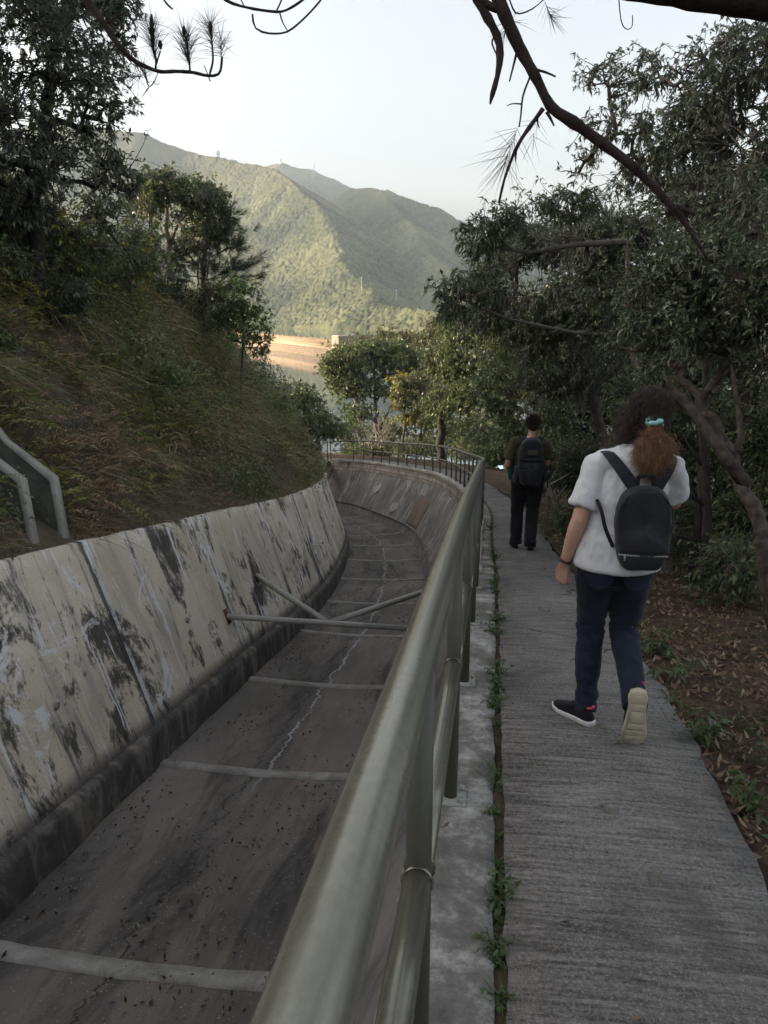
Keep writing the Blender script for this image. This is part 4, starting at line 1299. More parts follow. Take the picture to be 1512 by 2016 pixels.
# ------------------------------------------------------------------ trees on the right
def RB(u, D):
    x = at(u, 900, D).x
    return Vector((x, D, ground_below(x, D).z - .1))
tree('broadleaf_tree', 'broad dense evergreen overhanging the path on the right behind the walkers', 'tree', RB(1200, 15), [at(1190, 900, 15), at(1160, 760, 15), at(1130, 600, 15)], .15,
     [blob(1010, 565, 15.5, 90, 70, 1.5), blob(1120, 480, 15, 110, 60, 1.6), blob(1060, 640, 15.5, 110, 70, 1.6), blob(1180, 580, 14, 120, 90, 1.6), blob(1030, 480, 16, 70, 45, 1.3), blob(1120, 720, 15, 110, 80, 1.5),
      blob(1200, 470, 14, 100, 60, 1.4), blob(950, 620, 16.5, 60, 40, 1.0, .7)],
     .105, .34, 8, 6200, 'grey', 41, 'bark', .36, second=(.22, 'mid'), limb_r=.035)
tree('broadleaf_tree', 'tall open tree with whorled leaves against the sky at upper right', 'tree', RB(1560, 8.5), [at(1530, 700, 8.6), at(1480, 500, 8.8), at(1420, 330, 9), at(1400, 190, 9)], .12,
     [blob(1400, 180, 9, 110, 90, 1.0), blob(1340, 270, 9.5, 90, 80, 1.0), blob(1460, 290, 8.5, 90, 110, 1.0), blob(1270, 340, 10, 70, 50, .8, .7), blob(1300, 130, 9.5, 60, 50, .7, .6), blob(1470, 120, 8.5, 90, 80, 1.0),
      blob(1200, 150, 10, 60, 50, .5, .45), blob(1180, 255, 10, 60, 55, .5, .45), blob(1140, 330, 10.5, 40, 25, .4, .25), blob(1400, 380, 9, 130, 70, 1.0), blob(1500, 420, 8, 90, 90, 1.0), blob(1580, 200, 8.5, 90, 200, 1.0), blob(1230, 245, 10, 60, 40, .5, .35)],
     .088, .30, 8, 2700, 'grey', 42, 'bark', .45, second=(.2, 'dark'), limb_r=.022, sub=12, tw_r=.0045, droop=.3)
tree('broadleaf_tree', 'open branch ended tree with drooping narrow leaves left of the dense evergreen', 'tree', RB(1285, 12), [at(1272, 850, 12), at(1250, 690, 12), at(1236, 600, 12), at(1230, 470, 12)], .07,
     [blob(905, 570, 10, 50, 36, .45, .75), blob(950, 470, 10.5, 50, 48, .5, .8), blob(890, 610, 10, 36, 22, .4, .5), blob(1000, 440, 10.5, 60, 40, .5, .8), blob(960, 560, 10.3, 45, 45, .5, .6), blob(1120, 400, 11, 90, 40, .6, .7)],
     .125, .24, 9, 330, 'dark', 43, 'bark', .30, limb_r=.014, sub=7, tw_r=.0045, droop=.45,
     extra=[([at(1230, 475, 12), at(1130, 482, 11), at(1040, 498, 10.6), at(985, 488, 10.5)], .045), ([at(1230, 660, 12), at(1130, 655, 11.5), at(1060, 640, 11), at(1000, 628, 10.6)], .03), ([at(1000, 628, 10.6), at(930, 600, 10.2), at(890, 570, 10)], .018)])
lean = [at(1507, 1076, 5.6), at(1471, 958, 5.8), at(1428, 880, 6.0), at(1378, 790, 6.3), at(1340, 730, 6.5), at(1318, 684, 6.6)]
tb = ground_below(at(1545, 1150, 5.5).x, 5.5)
M['bark_red'] = plain('reddish_bark', (.066, .053, .044), .9, .2, .65, 14, 0, .9)
tree('broadleaf_tree', 'leaning tree with reddish brown forked trunk at the right edge', 'tree', tb, lean, .064,
     [blob(1290, 640, 6.8, 90, 50, .7), blob(1380, 520, 7, 130, 70, .8), blob(1460, 600, 6.6, 90, 80, .8), blob(1330, 580, 7.2, 110, 60, .8), blob(1490, 740, 6.2, 50, 60, .5, .4), blob(1560, 560, 6.2, 90, 140, .8), blob(1420, 680, 6.8, 80, 50, .6, .5)],
     .075, .34, 7, 2500, 'dark', 44, 'bark_red', .36, second=(.25, 'grey'), limb_r=.02, sub=9, tw_r=.004,
     extra=[([at(1471, 958, 5.8), at(1415, 880, 5.9), at(1364, 808, 6.1), at(1325, 765, 6.2), at(1312, 740, 6.2)], .055), ([at(1440, 905, 5.95), at(1460, 860, 6.0), at(1452, 790, 6.1), at(1440, 720, 6.3)], .035),
            ([at(1318, 684, 6.6), at(1250, 690, 6.9), at(1200, 680, 7.1)], .028), ([at(1378, 790, 6.3), at(1440, 700, 6.5), at(1500, 640, 6.4)], .035)])
# darker trees standing deeper in the wood
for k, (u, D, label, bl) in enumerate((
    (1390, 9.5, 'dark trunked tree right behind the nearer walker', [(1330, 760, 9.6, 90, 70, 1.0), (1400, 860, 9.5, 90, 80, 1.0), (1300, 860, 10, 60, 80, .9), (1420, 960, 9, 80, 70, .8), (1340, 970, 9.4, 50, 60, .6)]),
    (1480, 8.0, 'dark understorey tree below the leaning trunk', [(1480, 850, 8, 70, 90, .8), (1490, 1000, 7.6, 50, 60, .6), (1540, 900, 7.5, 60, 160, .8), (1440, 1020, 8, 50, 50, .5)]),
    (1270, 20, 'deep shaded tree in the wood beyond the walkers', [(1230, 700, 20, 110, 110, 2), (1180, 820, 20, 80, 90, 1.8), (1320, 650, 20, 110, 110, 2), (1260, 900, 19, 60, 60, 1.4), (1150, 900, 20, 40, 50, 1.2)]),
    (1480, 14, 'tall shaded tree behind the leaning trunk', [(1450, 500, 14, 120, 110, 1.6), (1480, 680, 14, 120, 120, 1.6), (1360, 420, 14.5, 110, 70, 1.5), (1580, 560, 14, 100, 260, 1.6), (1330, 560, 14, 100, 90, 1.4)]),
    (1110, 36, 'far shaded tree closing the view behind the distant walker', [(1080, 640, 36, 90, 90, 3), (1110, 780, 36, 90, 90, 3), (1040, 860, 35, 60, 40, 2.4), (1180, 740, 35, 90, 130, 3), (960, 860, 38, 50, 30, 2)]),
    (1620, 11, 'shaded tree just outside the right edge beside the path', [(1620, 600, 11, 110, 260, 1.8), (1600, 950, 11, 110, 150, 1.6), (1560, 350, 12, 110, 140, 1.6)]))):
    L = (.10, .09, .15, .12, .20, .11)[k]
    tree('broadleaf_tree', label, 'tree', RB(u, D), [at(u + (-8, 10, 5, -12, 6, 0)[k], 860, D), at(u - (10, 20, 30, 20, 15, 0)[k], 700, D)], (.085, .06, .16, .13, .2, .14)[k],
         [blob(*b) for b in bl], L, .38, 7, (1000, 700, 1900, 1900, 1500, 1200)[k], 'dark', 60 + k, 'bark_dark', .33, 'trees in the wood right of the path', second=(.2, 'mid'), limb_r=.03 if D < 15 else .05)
for k, (u, D, label, bl) in enumerate((
    (1130, 22, 'bushy tree low behind the distant walker', [(1100, 800, 22, 60, 60, 1.6), (1150, 880, 21, 60, 50, 1.5), (1070, 890, 23, 50, 45, 1.5), (1180, 780, 21, 70, 70, 1.6), (1220, 900, 19, 60, 50, 1.4)]),
    (970, 44, 'bushy tree closing the gap at the far end of the path', [(960, 880, 44, 40, 34, 2), (985, 820, 44, 50, 45, 2.2), (1010, 890, 42, 50, 36, 2.2), (935, 840, 46, 40, 40, 2.2), (1050, 860, 40, 50, 50, 2.2)]),
    (1290, 12, 'bushy dark tree between the two walkers and the wood', [(1270, 800, 12, 70, 80, 1.1), (1320, 900, 11.5, 70, 70, 1.0), (1240, 930, 12, 50, 60, .9), (1300, 1010, 11, 60, 40, .8), (1200, 960, 13, 40, 40, .8)]),
    (1210, 30, 'tall shaded tree deep in the wood above the walkers', [(1150, 620, 30, 120, 100, 2.6), (1240, 760, 30, 110, 120, 2.6), (1080, 720, 31, 80, 80, 2.4), (1320, 720, 30, 90, 150, 2.6), (1000, 700, 32, 70, 70, 2.4)]),
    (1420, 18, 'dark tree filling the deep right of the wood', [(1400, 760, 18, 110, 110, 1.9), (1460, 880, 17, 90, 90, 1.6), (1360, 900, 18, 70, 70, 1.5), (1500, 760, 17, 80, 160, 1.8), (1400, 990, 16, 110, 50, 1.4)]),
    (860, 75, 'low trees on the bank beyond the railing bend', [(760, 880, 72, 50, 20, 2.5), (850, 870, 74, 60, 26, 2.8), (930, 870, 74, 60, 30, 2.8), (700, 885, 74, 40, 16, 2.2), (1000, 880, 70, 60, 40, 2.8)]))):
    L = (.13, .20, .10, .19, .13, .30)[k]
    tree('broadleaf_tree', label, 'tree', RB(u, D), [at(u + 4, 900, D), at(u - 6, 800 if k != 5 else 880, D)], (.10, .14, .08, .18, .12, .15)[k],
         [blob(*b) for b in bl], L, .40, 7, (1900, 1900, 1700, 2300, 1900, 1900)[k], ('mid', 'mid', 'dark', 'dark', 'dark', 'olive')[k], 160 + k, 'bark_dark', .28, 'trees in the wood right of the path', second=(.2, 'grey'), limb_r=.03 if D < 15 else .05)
for k, (u, v, D, ru, rv, label) in enumerate(((1085, 925, 15, 34, 44, 'dark leafy bush right behind the distant walker'), (1140, 915, 13.5, 50, 60, 'dark leafy bush on the verge between the two walkers'), (1195, 960, 11.5, 50, 60, 'dark leafy bush left of the nearer walker'), (985, 895, 36, 34, 24, 'low green bush where the path bends out of sight'),
        (930, 880, 52, 60, 26, 'low green bush row end seen through the curved railing'), (820, 880, 56, 60, 20, 'low green bush beyond the middle of the curved railing'), (720, 885, 58, 50, 16, 'low green bush beyond the far end of the curved railing'))):
    q_ = RB(u, D)
    tree('shrub', label, 'shrub', q_, [at(u, v + rv * .4, D), at(u, v, D)], .03, [blob(u, v, D, ru, rv, ru * D / 1560), blob(u + ru * .6, v + rv * .4, D, ru * .7, rv * .6, ru * D / 2200), blob(u - ru * .5, v + rv * .5, D, ru * .6, rv * .5, ru * D / 2200)],
         (.085 if D < 20 else .16), .4, 7, 620, 'dark' if k < 3 else 'mid', 330 + k, 'bark', .30, 'bushes along the right verge', limb_r=.012, sub=6, tw_r=.005)
# young stems and low shrubs by the path
for k, (u, v, D, label) in enumerate(((1120, 965, 13, 'thin pale leaning stem right of the distant walker'), (1385, 1090, 8.2, 'thin dark upright stem behind the nearer walker'), (1410, 1090, 7.4, 'thin dark crooked stem near the right edge'))):
    rng = np.random.default_rng(90 + k)
    p0 = RB(u, D)
    t = thing('sapling', p0, label, 'sapling')
    mb = MB()
    top = p0 + Vector(((-.55, .05, -.1)[k], .2, (1.6, 2.6, 2.4)[k]))
    mb.tube([p0, p0.lerp(top, .35) + Vector((.04, 0, 0)), p0.lerp(top, .7) - Vector((.03, 0, 0)), top], [(.05, .06, .05)[k], .045, .035, .022], 7)
    for q in range(5):
        a = p0.lerp(top, .25 + .15 * q); e = a + Vector((rng.normal() * .4, rng.normal() * .3, .25 + .3 * rng.random()))
        mb.tube([a, a.lerp(e, .5) + Vector((0, 0, -.04)), e], [.018, .012, .005], 5)
    mb.build('trunk', M['bark_pale'] if k == 0 else M['bark_dark'], t, smooth=True)
for k, (u, D, w, h, label, key) in enumerate(((1135, 12.5, .5, .5, 'low leafy bush on the verge right of the distant walker', 'mid'), (1330, 8.6, .55, .9, 'dark bush at the edge of the wood beside the nearer walker', 'dark'), (1475, 6.8, .45, .6, 'dark low bush under the leaning trunk', 'dark'))):
    b_ = RB(u, D)
    tree('shrub', label, 'shrub', b_, [b_ + Vector((0, 0, h * .5)), b_ + Vector((.05, 0, h * .8))], .02, [(np.array(b_ + Vector((0, 0, h * .8))), np.array([w, w, h * .55]), 1), (np.array(b_ + Vector((w * .6, .2, h * .5))), np.array([w * .7, w * .6, h * .4]), .7)],
         .085, .38, 7, 260, key, 110 + k, 'bark', .34, limb_r=.008, sub=5, tw_r=.0035)

# ------------------------------------------------------------------ pine limbs overhead
rng = np.random.default_rng(7)
pineb = ground_below(2.75, 2.9)
pine = thing('pine_tree', pineb, 'big pine whose thick limb crosses the top right corner, bare branches hanging', 'tree')
mb = MB()
def wob(p, a): return Vector(p) + Vector(rng.normal(size=3) * a)
def rough_tube(mbx, ctrl, rad, seg=12, jit=.05, step=.05):
    pts, rr = [], []
    for (a, b), (ra, rb) in zip(zip(ctrl[:-1], ctrl[1:]), zip(rad[:-1], rad[1:])):
        n = max(2, int((Vector(b) - Vector(a)).length / step))
        for q in range(n):
            f = q / n
            pts.append(Vector(a).lerp(Vector(b), f)); rr.append((ra + (rb - ra) * f) * (1 + jit * rng.normal()))
    pts.append(Vector(ctrl[-1])); rr.append(rad[-1])
    sm = [pts[0]] + [(pts[i - 1] + pts[i] * 2 + pts[i + 1]) / 4 for i in range(1, len(pts) - 1)] + [pts[-1]]
    mbx.tube(sm, rr, seg)
top_t = at(1750, -40, 3.1)
rough_tube(mb, [pineb - Vector((0, 0, .2)), pineb.lerp(top_t, .5) + Vector((.08, 0, 0)), top_t, top_t + Vector((-.1, .1, 2.0))], [.19, .15, .13, .10], 16, .03, .12)
rough_tube(mb, [at(1750, 0, 3.1), at(1512, -6, 3.05), at(1300, -28, 3.0), at(1120, -42, 3.0), at(985, -50, 3.0), at(760, -70, 3.0), at(560, -62, 3.0), at(415, -50, 3.0)], [.085, .072, .055, .040, .030, .018, .012, .006], 14, .05, .05)
mb.build('trunk', M['bark_pine'], pine, smooth=True)
mb = MB()
D = 3.0
rough_tube(mb, [at(968, -48, D), at(985, 10, D), at(1020, 90, D), at(1062, 165, D), at(1082, 212, D), at(1128, 240, D), at(1190, 285, D), at(1240, 322, D), at(1290, 370, D), at(1328, 412, D), at(1350, 440, D), at(1375, 480, D), at(1392, 510, D)],
           [.024, .022, .020, .018, .019, .019, .018, .016, .014, .013, .010, .007, .005], 10, .07, .03)
rough_tube(mb, [at(925, -30, D), at(938, 0, D), at(960, 35, D), at(980, 70, D), at(986, 105, D), at(980, 150, D), at(968, 190, D), at(965, 205, D)], [.014, .014, .016, .014, .013, .010, .008, .003], 9, .08, .03)
rough_tube(mb, [at(935, -5, D), at(968, 15, D), at(985, 18, D)], [.016, .014, .013], 9, .06, .03)
def twig(ctrl, r0, r1, seg=6):
    rough_tube(mb, [at(u, v, D) for u, v in ctrl], list(np.linspace(r0, r1, len(ctrl))), seg, .08, .02)
twig([(974, 70), (966, 85), (978, 105), (980, 130)], .004, .002)
twig([(1018, 100), (1012, 125), (1003, 160)], .005, .003)
twig([(1055, 137), (1075, 142), (1094, 151)], .005, .003)
twig([(1069, 214), (1050, 240), (1025, 275), (1008, 310), (992, 355), (982, 400)], .009, .004, 7)
twig([(1044, 150), (1028, 190), (1026, 225), (1022, 250)], .004, .003)
twig([(1028, 205), (1018, 204), (1008, 204), (998, 208)], .003, .0015)
twig([(1060, 226), (1057, 240), (1062, 252)], .004, .002)
twig([(1076, 220), (1085, 235), (1091, 248)], .006, .003)
twig([(1017, 290), (1015, 318)], .004, .002)
twig([(1330, 408), (1350, 414), (1368, 422)], .010, .006, 7)
twig([(1240, 318), (1225, 332), (1215, 345)], .004, .002)
twig([(416, -50), (430, -8), (458, 8), (500, 18), (545, 24), (562, 22), (590, 5), (610, -12), (622, -64)], .005, .004)
twig([(462, -54), (470, -8), (482, 14)], .003, .002)
twig([(545, 20), (552, 6), (558, -10), (560, -62)], .003, .003)
twig([(497, 28), (500, 58), (530, 67), (565, 65), (590, 45), (615, 20), (640, -10), (662, -65)], .0035, .003)
twig([(550, 22), (556, 45), (567, 62)], .003, .002)
twig([(1216, -28), (1222, 40), (1228, 55), (1238, 59), (1246, 52), (1245, 30)], .002, .0015)
twig([(992, -46), (1000, -10), (1010, 20), (1020, 30), (1050, 18), (1080, -10), (1084, -44)], .003, .002)
mb.build('branches', M['bark_pine'], pine, smooth=True)
parts = []
parts.append(needle_tuft(rng, at(1020, 250, D), (at(1000, 300, D) - at(1022, 240, D)), 60, .17, .42, .0007))
parts.append(needle_tuft(rng, at(1216, 340, D), (at(1190, 385, D) - at(1216, 335, D)), 36, .12, .40, .0007))
parts.append(needle_tuft(rng, at(1012, 28, D), (at(1000, 35, D) - at(1012, 10, D)), 40, .09, .5, .0007))
parts.append(needle_tuft(rng, at(1072, 2, D), (at(1080, 25, D) - at(1070, 0, D)), 40, .08, .5, .0007))
parts.append(needle_tuft(rng, at(1060, 230, D), (at(1052, 260, D) - at(1060, 230, D)), 20, .10, .45, .0006))
V, Fc = join_arrays(parts)
link('needles', mesh_np('needles', V, Fc, M['needle'], col=np.repeat(np.array([[.030, .034, .022]]), len(V), 0)), pine)

lb_ = Vector((-5.4, 4.4, float(ground_below(-5.4, 4.4).z) - .2))
pine3 = thing('pine_tree', lb_, 'pine branch with four upright needle tufts and small cones at upper left', 'tree')
D = 4.0
mb = MB()
rough_tube(mb, [lb_, Vector((-5.2, 4.4, 2.4)), Vector((-5.0, 4.3, 5.0))], [.13, .11, .06], 12, .04, .15)
rough_tube(mb, [Vector((-5.1, 4.35, 3.4)), Vector((-3.2, 4.1, 2.95)), at(110, -60, D), at(180, 10, D), at(210, 55, D), at(240, 100, D), at(268, 122, D)], [.05, .035, .022, .017, .014, .012, .010], 8, .06, .06)
mb.build('trunk', M['bark_pine'], pine3, smooth=True)
mb = MB()
twig([(268, 122), (295, 135), (316, 142), (345, 140), (380, 142), (410, 150), (432, 148), (436, 130), (437, 112)], .010, .005, 7)
twig([(306, 138), (308, 115), (302, 95)], .005, .004); twig([(306, 132), (312, 112), (316, 100)], .004, .003)
twig([(374, 141), (373, 120), (368, 90)], .005, .004)
twig([(412, 150), (420, 120), (417, 80)], .005, .004); twig([(414, 160), (402, 128)], .003, .002)
twig([(268, 122), (285, 145), (293, 175), (305, 160), (312, 140)], .004, .002); twig([(293, 172), (280, 190)], .003, .001)
twig([(302, 160), (308, 168), (315, 163)], .002, .001)
twig([(112, -58), (150, 30), (100, 80)], .005, .003)
twig([(206, 50), (240, 25), (262, 35), (268, 60)], .004, .002)
twig([(150, -22), (230, -44), (315, -12), (328, 8), (340, 18)], .006, .004)
mb.build('branches', M['bark_pine'], pine3, smooth=True)
parts = []
for (u, v, u2, v2, L, n, sp) in ((304, 118, 298, 45, .150, 190, .34), (372, 130, 364, 55, .150, 210, .34), (418, 95, 414, 45, .125, 130, .46), (437, 115, 436, 92, .105, 90, .5), (285, 150, 270, 150, .13, 70, .5), (293, 165, 288, 150, .10, 60, .6)):
    parts.append(needle_tuft(rng, at(u, v, D), at(u2, v2, D) - at(u, v, D), n, L, sp, .0008))
for k in range(26):
    e = at(170 + rng.normal() * 50, 40 + rng.normal() * 60, D + .3)
    parts.append(needle_tuft(rng, e, Vector(rng.normal(size=3)), 24, .16, .5, .0008))
V, Fc = join_arrays(parts)
link('needles', mesh_np('needles', V, Fc, M['needle'], col=np.repeat(np.array([[.030, .036, .024]]), len(V), 0)), pine3)
M['cone'] = plain('cone_scales', (.03, .022, .02), .9, .2, .5, 60, 0, .8)
for (u, v, h) in ((299, 50, 44), (301, 80, 30), (316, 88, 18), (363, 62, 22), (415, 55, 26)):
    mb = MB(); a, b = at(u, v + h / 2, D), at(u - 1, v - h / 2, D)
    n = 9
    mb.tube([a.lerp(b, q / n) for q in range(n + 1)], [(.002 + .0075 * math.sin(PI * (q + .4) / (n + 1)) * (1 + .25 * (q % 2))) for q in range(n + 1)], 8)
    mb.build('cone', M['cone'], pine3)
# ------------------------------------------------------------------ grass, ferns and litter
rng = np.random.default_rng(200)
def slope_points(n, smin, smax, omin, omax, r=rng):
    s = r.uniform(smin, smax, n); o = -r.uniform(-omin, -omax, n) if omin < 0 else r.uniform(omin, omax, n)
    s = np.where((s > 7.55) & (s < 8.52) & (o > -9.3), s + 1.1, s)
    x, y, z, tx, ty = frame(s)
    dz = left_z(s[:, None], o[:, None])[:, 0] + .06
    return s, o, np.stack([x + ty * o, y - tx * o, z + dz], 1), np.stack([ty, -tx, np.zeros(n)], 1)
OUTW = 1
def slope_grass(n_clump, per, smin, smax, omin, omax, L0, L1, w, cols, bend, up, seed, thr=.56):
    r = np.random.default_rng(seed)
    s, o, P, out = slope_points(n_clump, smin, smax, omin, omax, r)
    keep = vnoise(s * .8, o * 1.1, seed) + .35 * r.random(n_clump) > thr
    s, o, P, out = s[keep], o[keep], P[keep], out[keep]
    n = len(P)
    P2 = np.repeat(P, per, 0) + r.normal(size=(n * per, 3)) * .05
    A = np.repeat(out * .22 + r.normal(size=(n, 3)) * np.array([.45, .45, .1]), per, 0) + np.array([0, 0, up]) + r.normal(size=(n * per, 3)) * .48
    Lc = np.repeat(L0 + (L1 - L0) * r.random(n), per) * (.6 + .5 * r.random(n * per))
    V, Fc = blade_arrays(r, P2, A, Lc, np.full(n * per, w) * (.7 + .6 * r.random(n * per)), bend * (.6 + .6 * r.random(n * per)))
    pick = np.clip(np.repeat((fbm(s * .5, o * .7, seed + 2) - .5) * 2.2 + .5, per) + .35 * r.normal(size=n * per), 0, .999)
    c = np.array(cols); k = pick * (len(c) - 1); i = k.astype(int); f = (k - i)[:, None]
    C = np.clip((c[i] * (1 - f) + c[i + 1] * f) * (1.0 + .6 * r.random((n * per, 1))), 0, .5)
    return V, Fc, np.repeat(C, 7, 0)
dry = [(.32, .275, .185), (.21, .19, .11), (.15, .155, .068), (.125, .16, .056), (.17, .205, .07)]
dead_c = [(.29, .21, .14), (.19, .135, .09), (.13, .098, .066), (.13, .125, .055)]
sets = [slope_grass(1300, 20, 3, 46, -6.0, -9.6, .60, 1.15, .015, dry, 1.15, 1.05, 321, .62),
        slope_grass(5200, 7, 2.5, 44, -4.66, -5.9, .07, .26, .008, dead_c[:3] + dry[2:4], .8, .6, 311, .2),
        slope_grass(2600, 12, 3, 30, -5.3, -9.5, .28, .80, .011, dry, 1.0, 1.05, 301, .50),
        slope_grass(3600, 6, 3, 28, -4.75, -7.4, .14, .42, .010, dead_c, .8, .5, 302),
        slope_grass(2000, 12, 22, 58, -4.9, -9.5, .3, .85, .016, dry, 1.0, 1.0, 303, .50),
        slope_grass(900, 30, 3, 46, -8.0, -13.5, .7, 1.4, .018, dry, 1.0, .95, 304)]
Vs, Fs, Cs, n0 = [], [], [], 0
for V, Fc, C in sets:
    Vs.append(V); Fs.append(Fc + n0); Cs.append(C); n0 += len(V)
g = link('grass', mesh_np('grass', np.concatenate(Vs), np.concatenate(Fs).astype(np.int32), M['grass'], col=np.concatenate(Cs)))
tag(g, 'long dry and green grass covering the left slope', 'grass', kind='stuff')

def fern_arrays(r, P, D, L, pairs=11):
    """fronds: two rows of leaflets along an arching rachis"""
    n = len(P); D = unit(D)
    Pl, Al, Ll = [], [], []
    side = unit(np.cross(D, np.array([0, 0, 1.])))
    for k in range(pairs):
        q = (k + 1.2) / (pairs + 1)
        c = P + D * (L * q)[:, None] + np.array([0, 0, 1]) * (L * (.38 * q - .75 * q * q))[:, None]
        for sgn in (-1, 1):
            Pl.append(c); Al.append(side * sgn + D * .45 + r.normal(size=(n, 3)) * .06); Ll.append(L * .30 * (1 - q) ** .7 * (.5 + min(1, q * 4) * .5) + .012)
    return np.concatenate(Pl), np.concatenate(Al), np.concatenate(Ll)
r = np.random.default_rng(210)
s, o, P, out = slope_points(8500, 3.5, 44, -4.95, -9.2, r)
kp = vnoise(s * .45 + 3, o * .8, 17) > .36
s, o, P, out = s[kp], o[kp], P[kp], out[kp]
Dr = out * .8 + r.normal(size=P.shape) * .6 + np.array([0, 0, .35])
Pl, Al, Ll = fern_arrays(r, P + out * .05 + np.array([0, 0, 1]) * (.08 + .28 * r.random((len(P), 1))), Dr, .26 + .42 * r.random(len(P)) ** 1.5)
deadf = np.tile(vnoise(s * .7, o * 1.1, 19) + .3 * r.random(len(P)) > .72, len(Pl) // len(P))[:, None]
fc = np.where(deadf, np.array([.32, .215, .14]), np.array([.23, .245, .08])) * (1 - r.random((len(Pl), 1)) * .5) + np.array([.05, .035, 0]) * r.random((len(Pl), 1))
f = leaf_mesh('fern', r, Pl, Al, Ll, .30, fc, upw=1.5, droop=.1, mat=M['grass'])
tag(f, 'yellow green ferns growing over the left slope', 'fern', kind='stuff')
n = 9000
s, o, P, out = slope_points(n, 3.5, 50, -4.8, -9.4, r)
d_ = unit(r.normal(size=(n, 3)) + out * .4 + np.array([0, 0, .45])); ln_ = .12 + .45 * r.random(n) ** 2
V, Fc = twig_arrays(P, P + d_ * ln_[:, None], np.full(n, .0045), np.full(n, .0015), r.normal(size=(n, 3)) * (ln_ * .12)[:, None])
c_ = np.array([[.17, .135, .105], [.10, .075, .055], [.22, .19, .16]])[r.choice(3, n)]
f = link('dry_stems', mesh_np('dry_stems', V, Fc, M['grass'], col=np.repeat(c_, 12, 0)))
tag(f, 'dead brown stems tangled over the left slope', 'dry stems', kind='stuff')
# scrubby broad leaves low on the slope
s, o, P, out = slope_points(15000, 3.5, 54, -4.80, -9.5, r)
kp = vnoise(s * .6, o * .9, 23) + .2 * r.random(len(s)) > .46
P, out = P[kp], out[kp]
n = len(P); per = 11
hgt = .15 + 1.9 * np.clip(vnoise(P[:, 0] * 1.15 + 3, P[:, 2] * 1.15 + P[:, 1] * .8, 71) - .45, 0, 1)
P2 = np.repeat(P, per, 0) + r.normal(size=(n * per, 3)) * .17 + np.repeat(hgt[:, None] * (out * .6 + np.array([0, 0, 1])) * r.random((n, 1)), per, 0) + np.array([0, 0, .05])
f = leaf_mesh('creeper', r, P2, np.repeat(out, per, 0) * .6 + r.normal(size=(n * per, 3)) * .8, .045 + .07 * r.random(n * per), .5, 1.4 * np.where(np.repeat(vnoise(P[:, 0] * .9, P[:, 2] * 1.1, 6) + .15 * r.random(n) > .66, per)[:, None], pal(r, 'brown', n * per) * 1.3, np.where(np.repeat(r.random(n) < .45, per)[:, None], pal(r, 'olive', n * per), pal(r, 'mid', n * per))) * (.6 + .6 * np.repeat(vnoise(P[:, 0] * 1.3, P[:, 2] * 1.3, 5), per)[:, None]))
tag(f, 'leafy creeper scattered over the left slope', 'creeper', kind='stuff')

n = 7000
s, o, P, out = slope_points(n, 2.5, 30, -4.62, -6.4, r)
A = r.normal(size=(n, 3)) * .7 + out * .5
cb = np.array([[.19, .12, .075], [.24, .18, .115], [.10, .07, .05]])[r.choice(3, n)]
f = leaf_mesh('bank_leaves', r, P + np.array([0, 0, .015]), A, .03 + .05 * r.random(n), .42, cb * (.7 + .5 * r.random((n, 1))), upw=1.0, droop=-.2, mat=M['grass'])
tag(f, 'brown dead leaves caught along the foot of the left slope', 'leaf litter', kind='stuff')
# leaf litter right of the path
r = np.random.default_rng(220)
n = 24000
s = 1.2 + 19 * r.random(n) ** 1.5; o = 1.14 + 3.6 * r.random(n) ** 1.3
x, y, z, tx, ty = frame(s)
P = np.stack([x + ty * o, y - tx * o, z + ground_right(s, o) - .025 + .02 * r.random(n)], 1)
A = r.normal(size=(n, 3)); A[:, 2] *= .25
cb = np.array([[.16, .10, .06], [.21, .15, .095], [.095, .064, .042], [.28, .22, .145], [.06, .043, .032]])[r.choice(5, n, p=[.3, .2, .27, .08, .15])]
f = leaf_mesh('fallen_leaves', r, P, A, .024 + .042 * r.random(n), .46, cb * (.8 + .5 * r.random((n, 1))), upw=1.2, droop=-.25, mat=M['grass'])
tag(f, 'brown fallen leaves on the verge right of the path', 'leaf litter', kind='stuff')
# green plants and grass through the litter
n = 2600
s = 1.5 + 22 * r.random(n) ** 1.2; o = 1.12 + 2.2 * r.random(n) ** 1.8
kp = vnoise(s * 1.3, o * 1.6, 41) > np.where(s > 9, .40, .55)
s, o = s[kp], o[kp]; n = len(s)
x, y, z, tx, ty = frame(s)
P = np.stack([x + ty * o, y - tx * o, z + ground_right(s, o) - .03], 1)
per = 7
P2 = np.repeat(P, per, 0) + r.normal(size=(n * per, 3)) * np.array([.03, .03, .0])
A = np.array([0, 0, .8]) + r.normal(size=(n * per, 3)) * .6
V, Fc = blade_arrays(r, P2, A, .05 + .10 * r.random(n * per), .004 + .005 * r.random(n * per), .5 + .4 * r.random(n * per))
c = np.array([.055, .072, .026]) + (np.array([.11, .10, .05]) - np.array([.055, .072, .026])) * r.random((n * per, 1))
g = link('verge_grass', mesh_np('verge_grass', V, Fc, M['grass'], col=np.repeat(c, 7, 0)))
tag(g, 'short patchy grass on the verge right of the path', 'grass', kind='stuff')
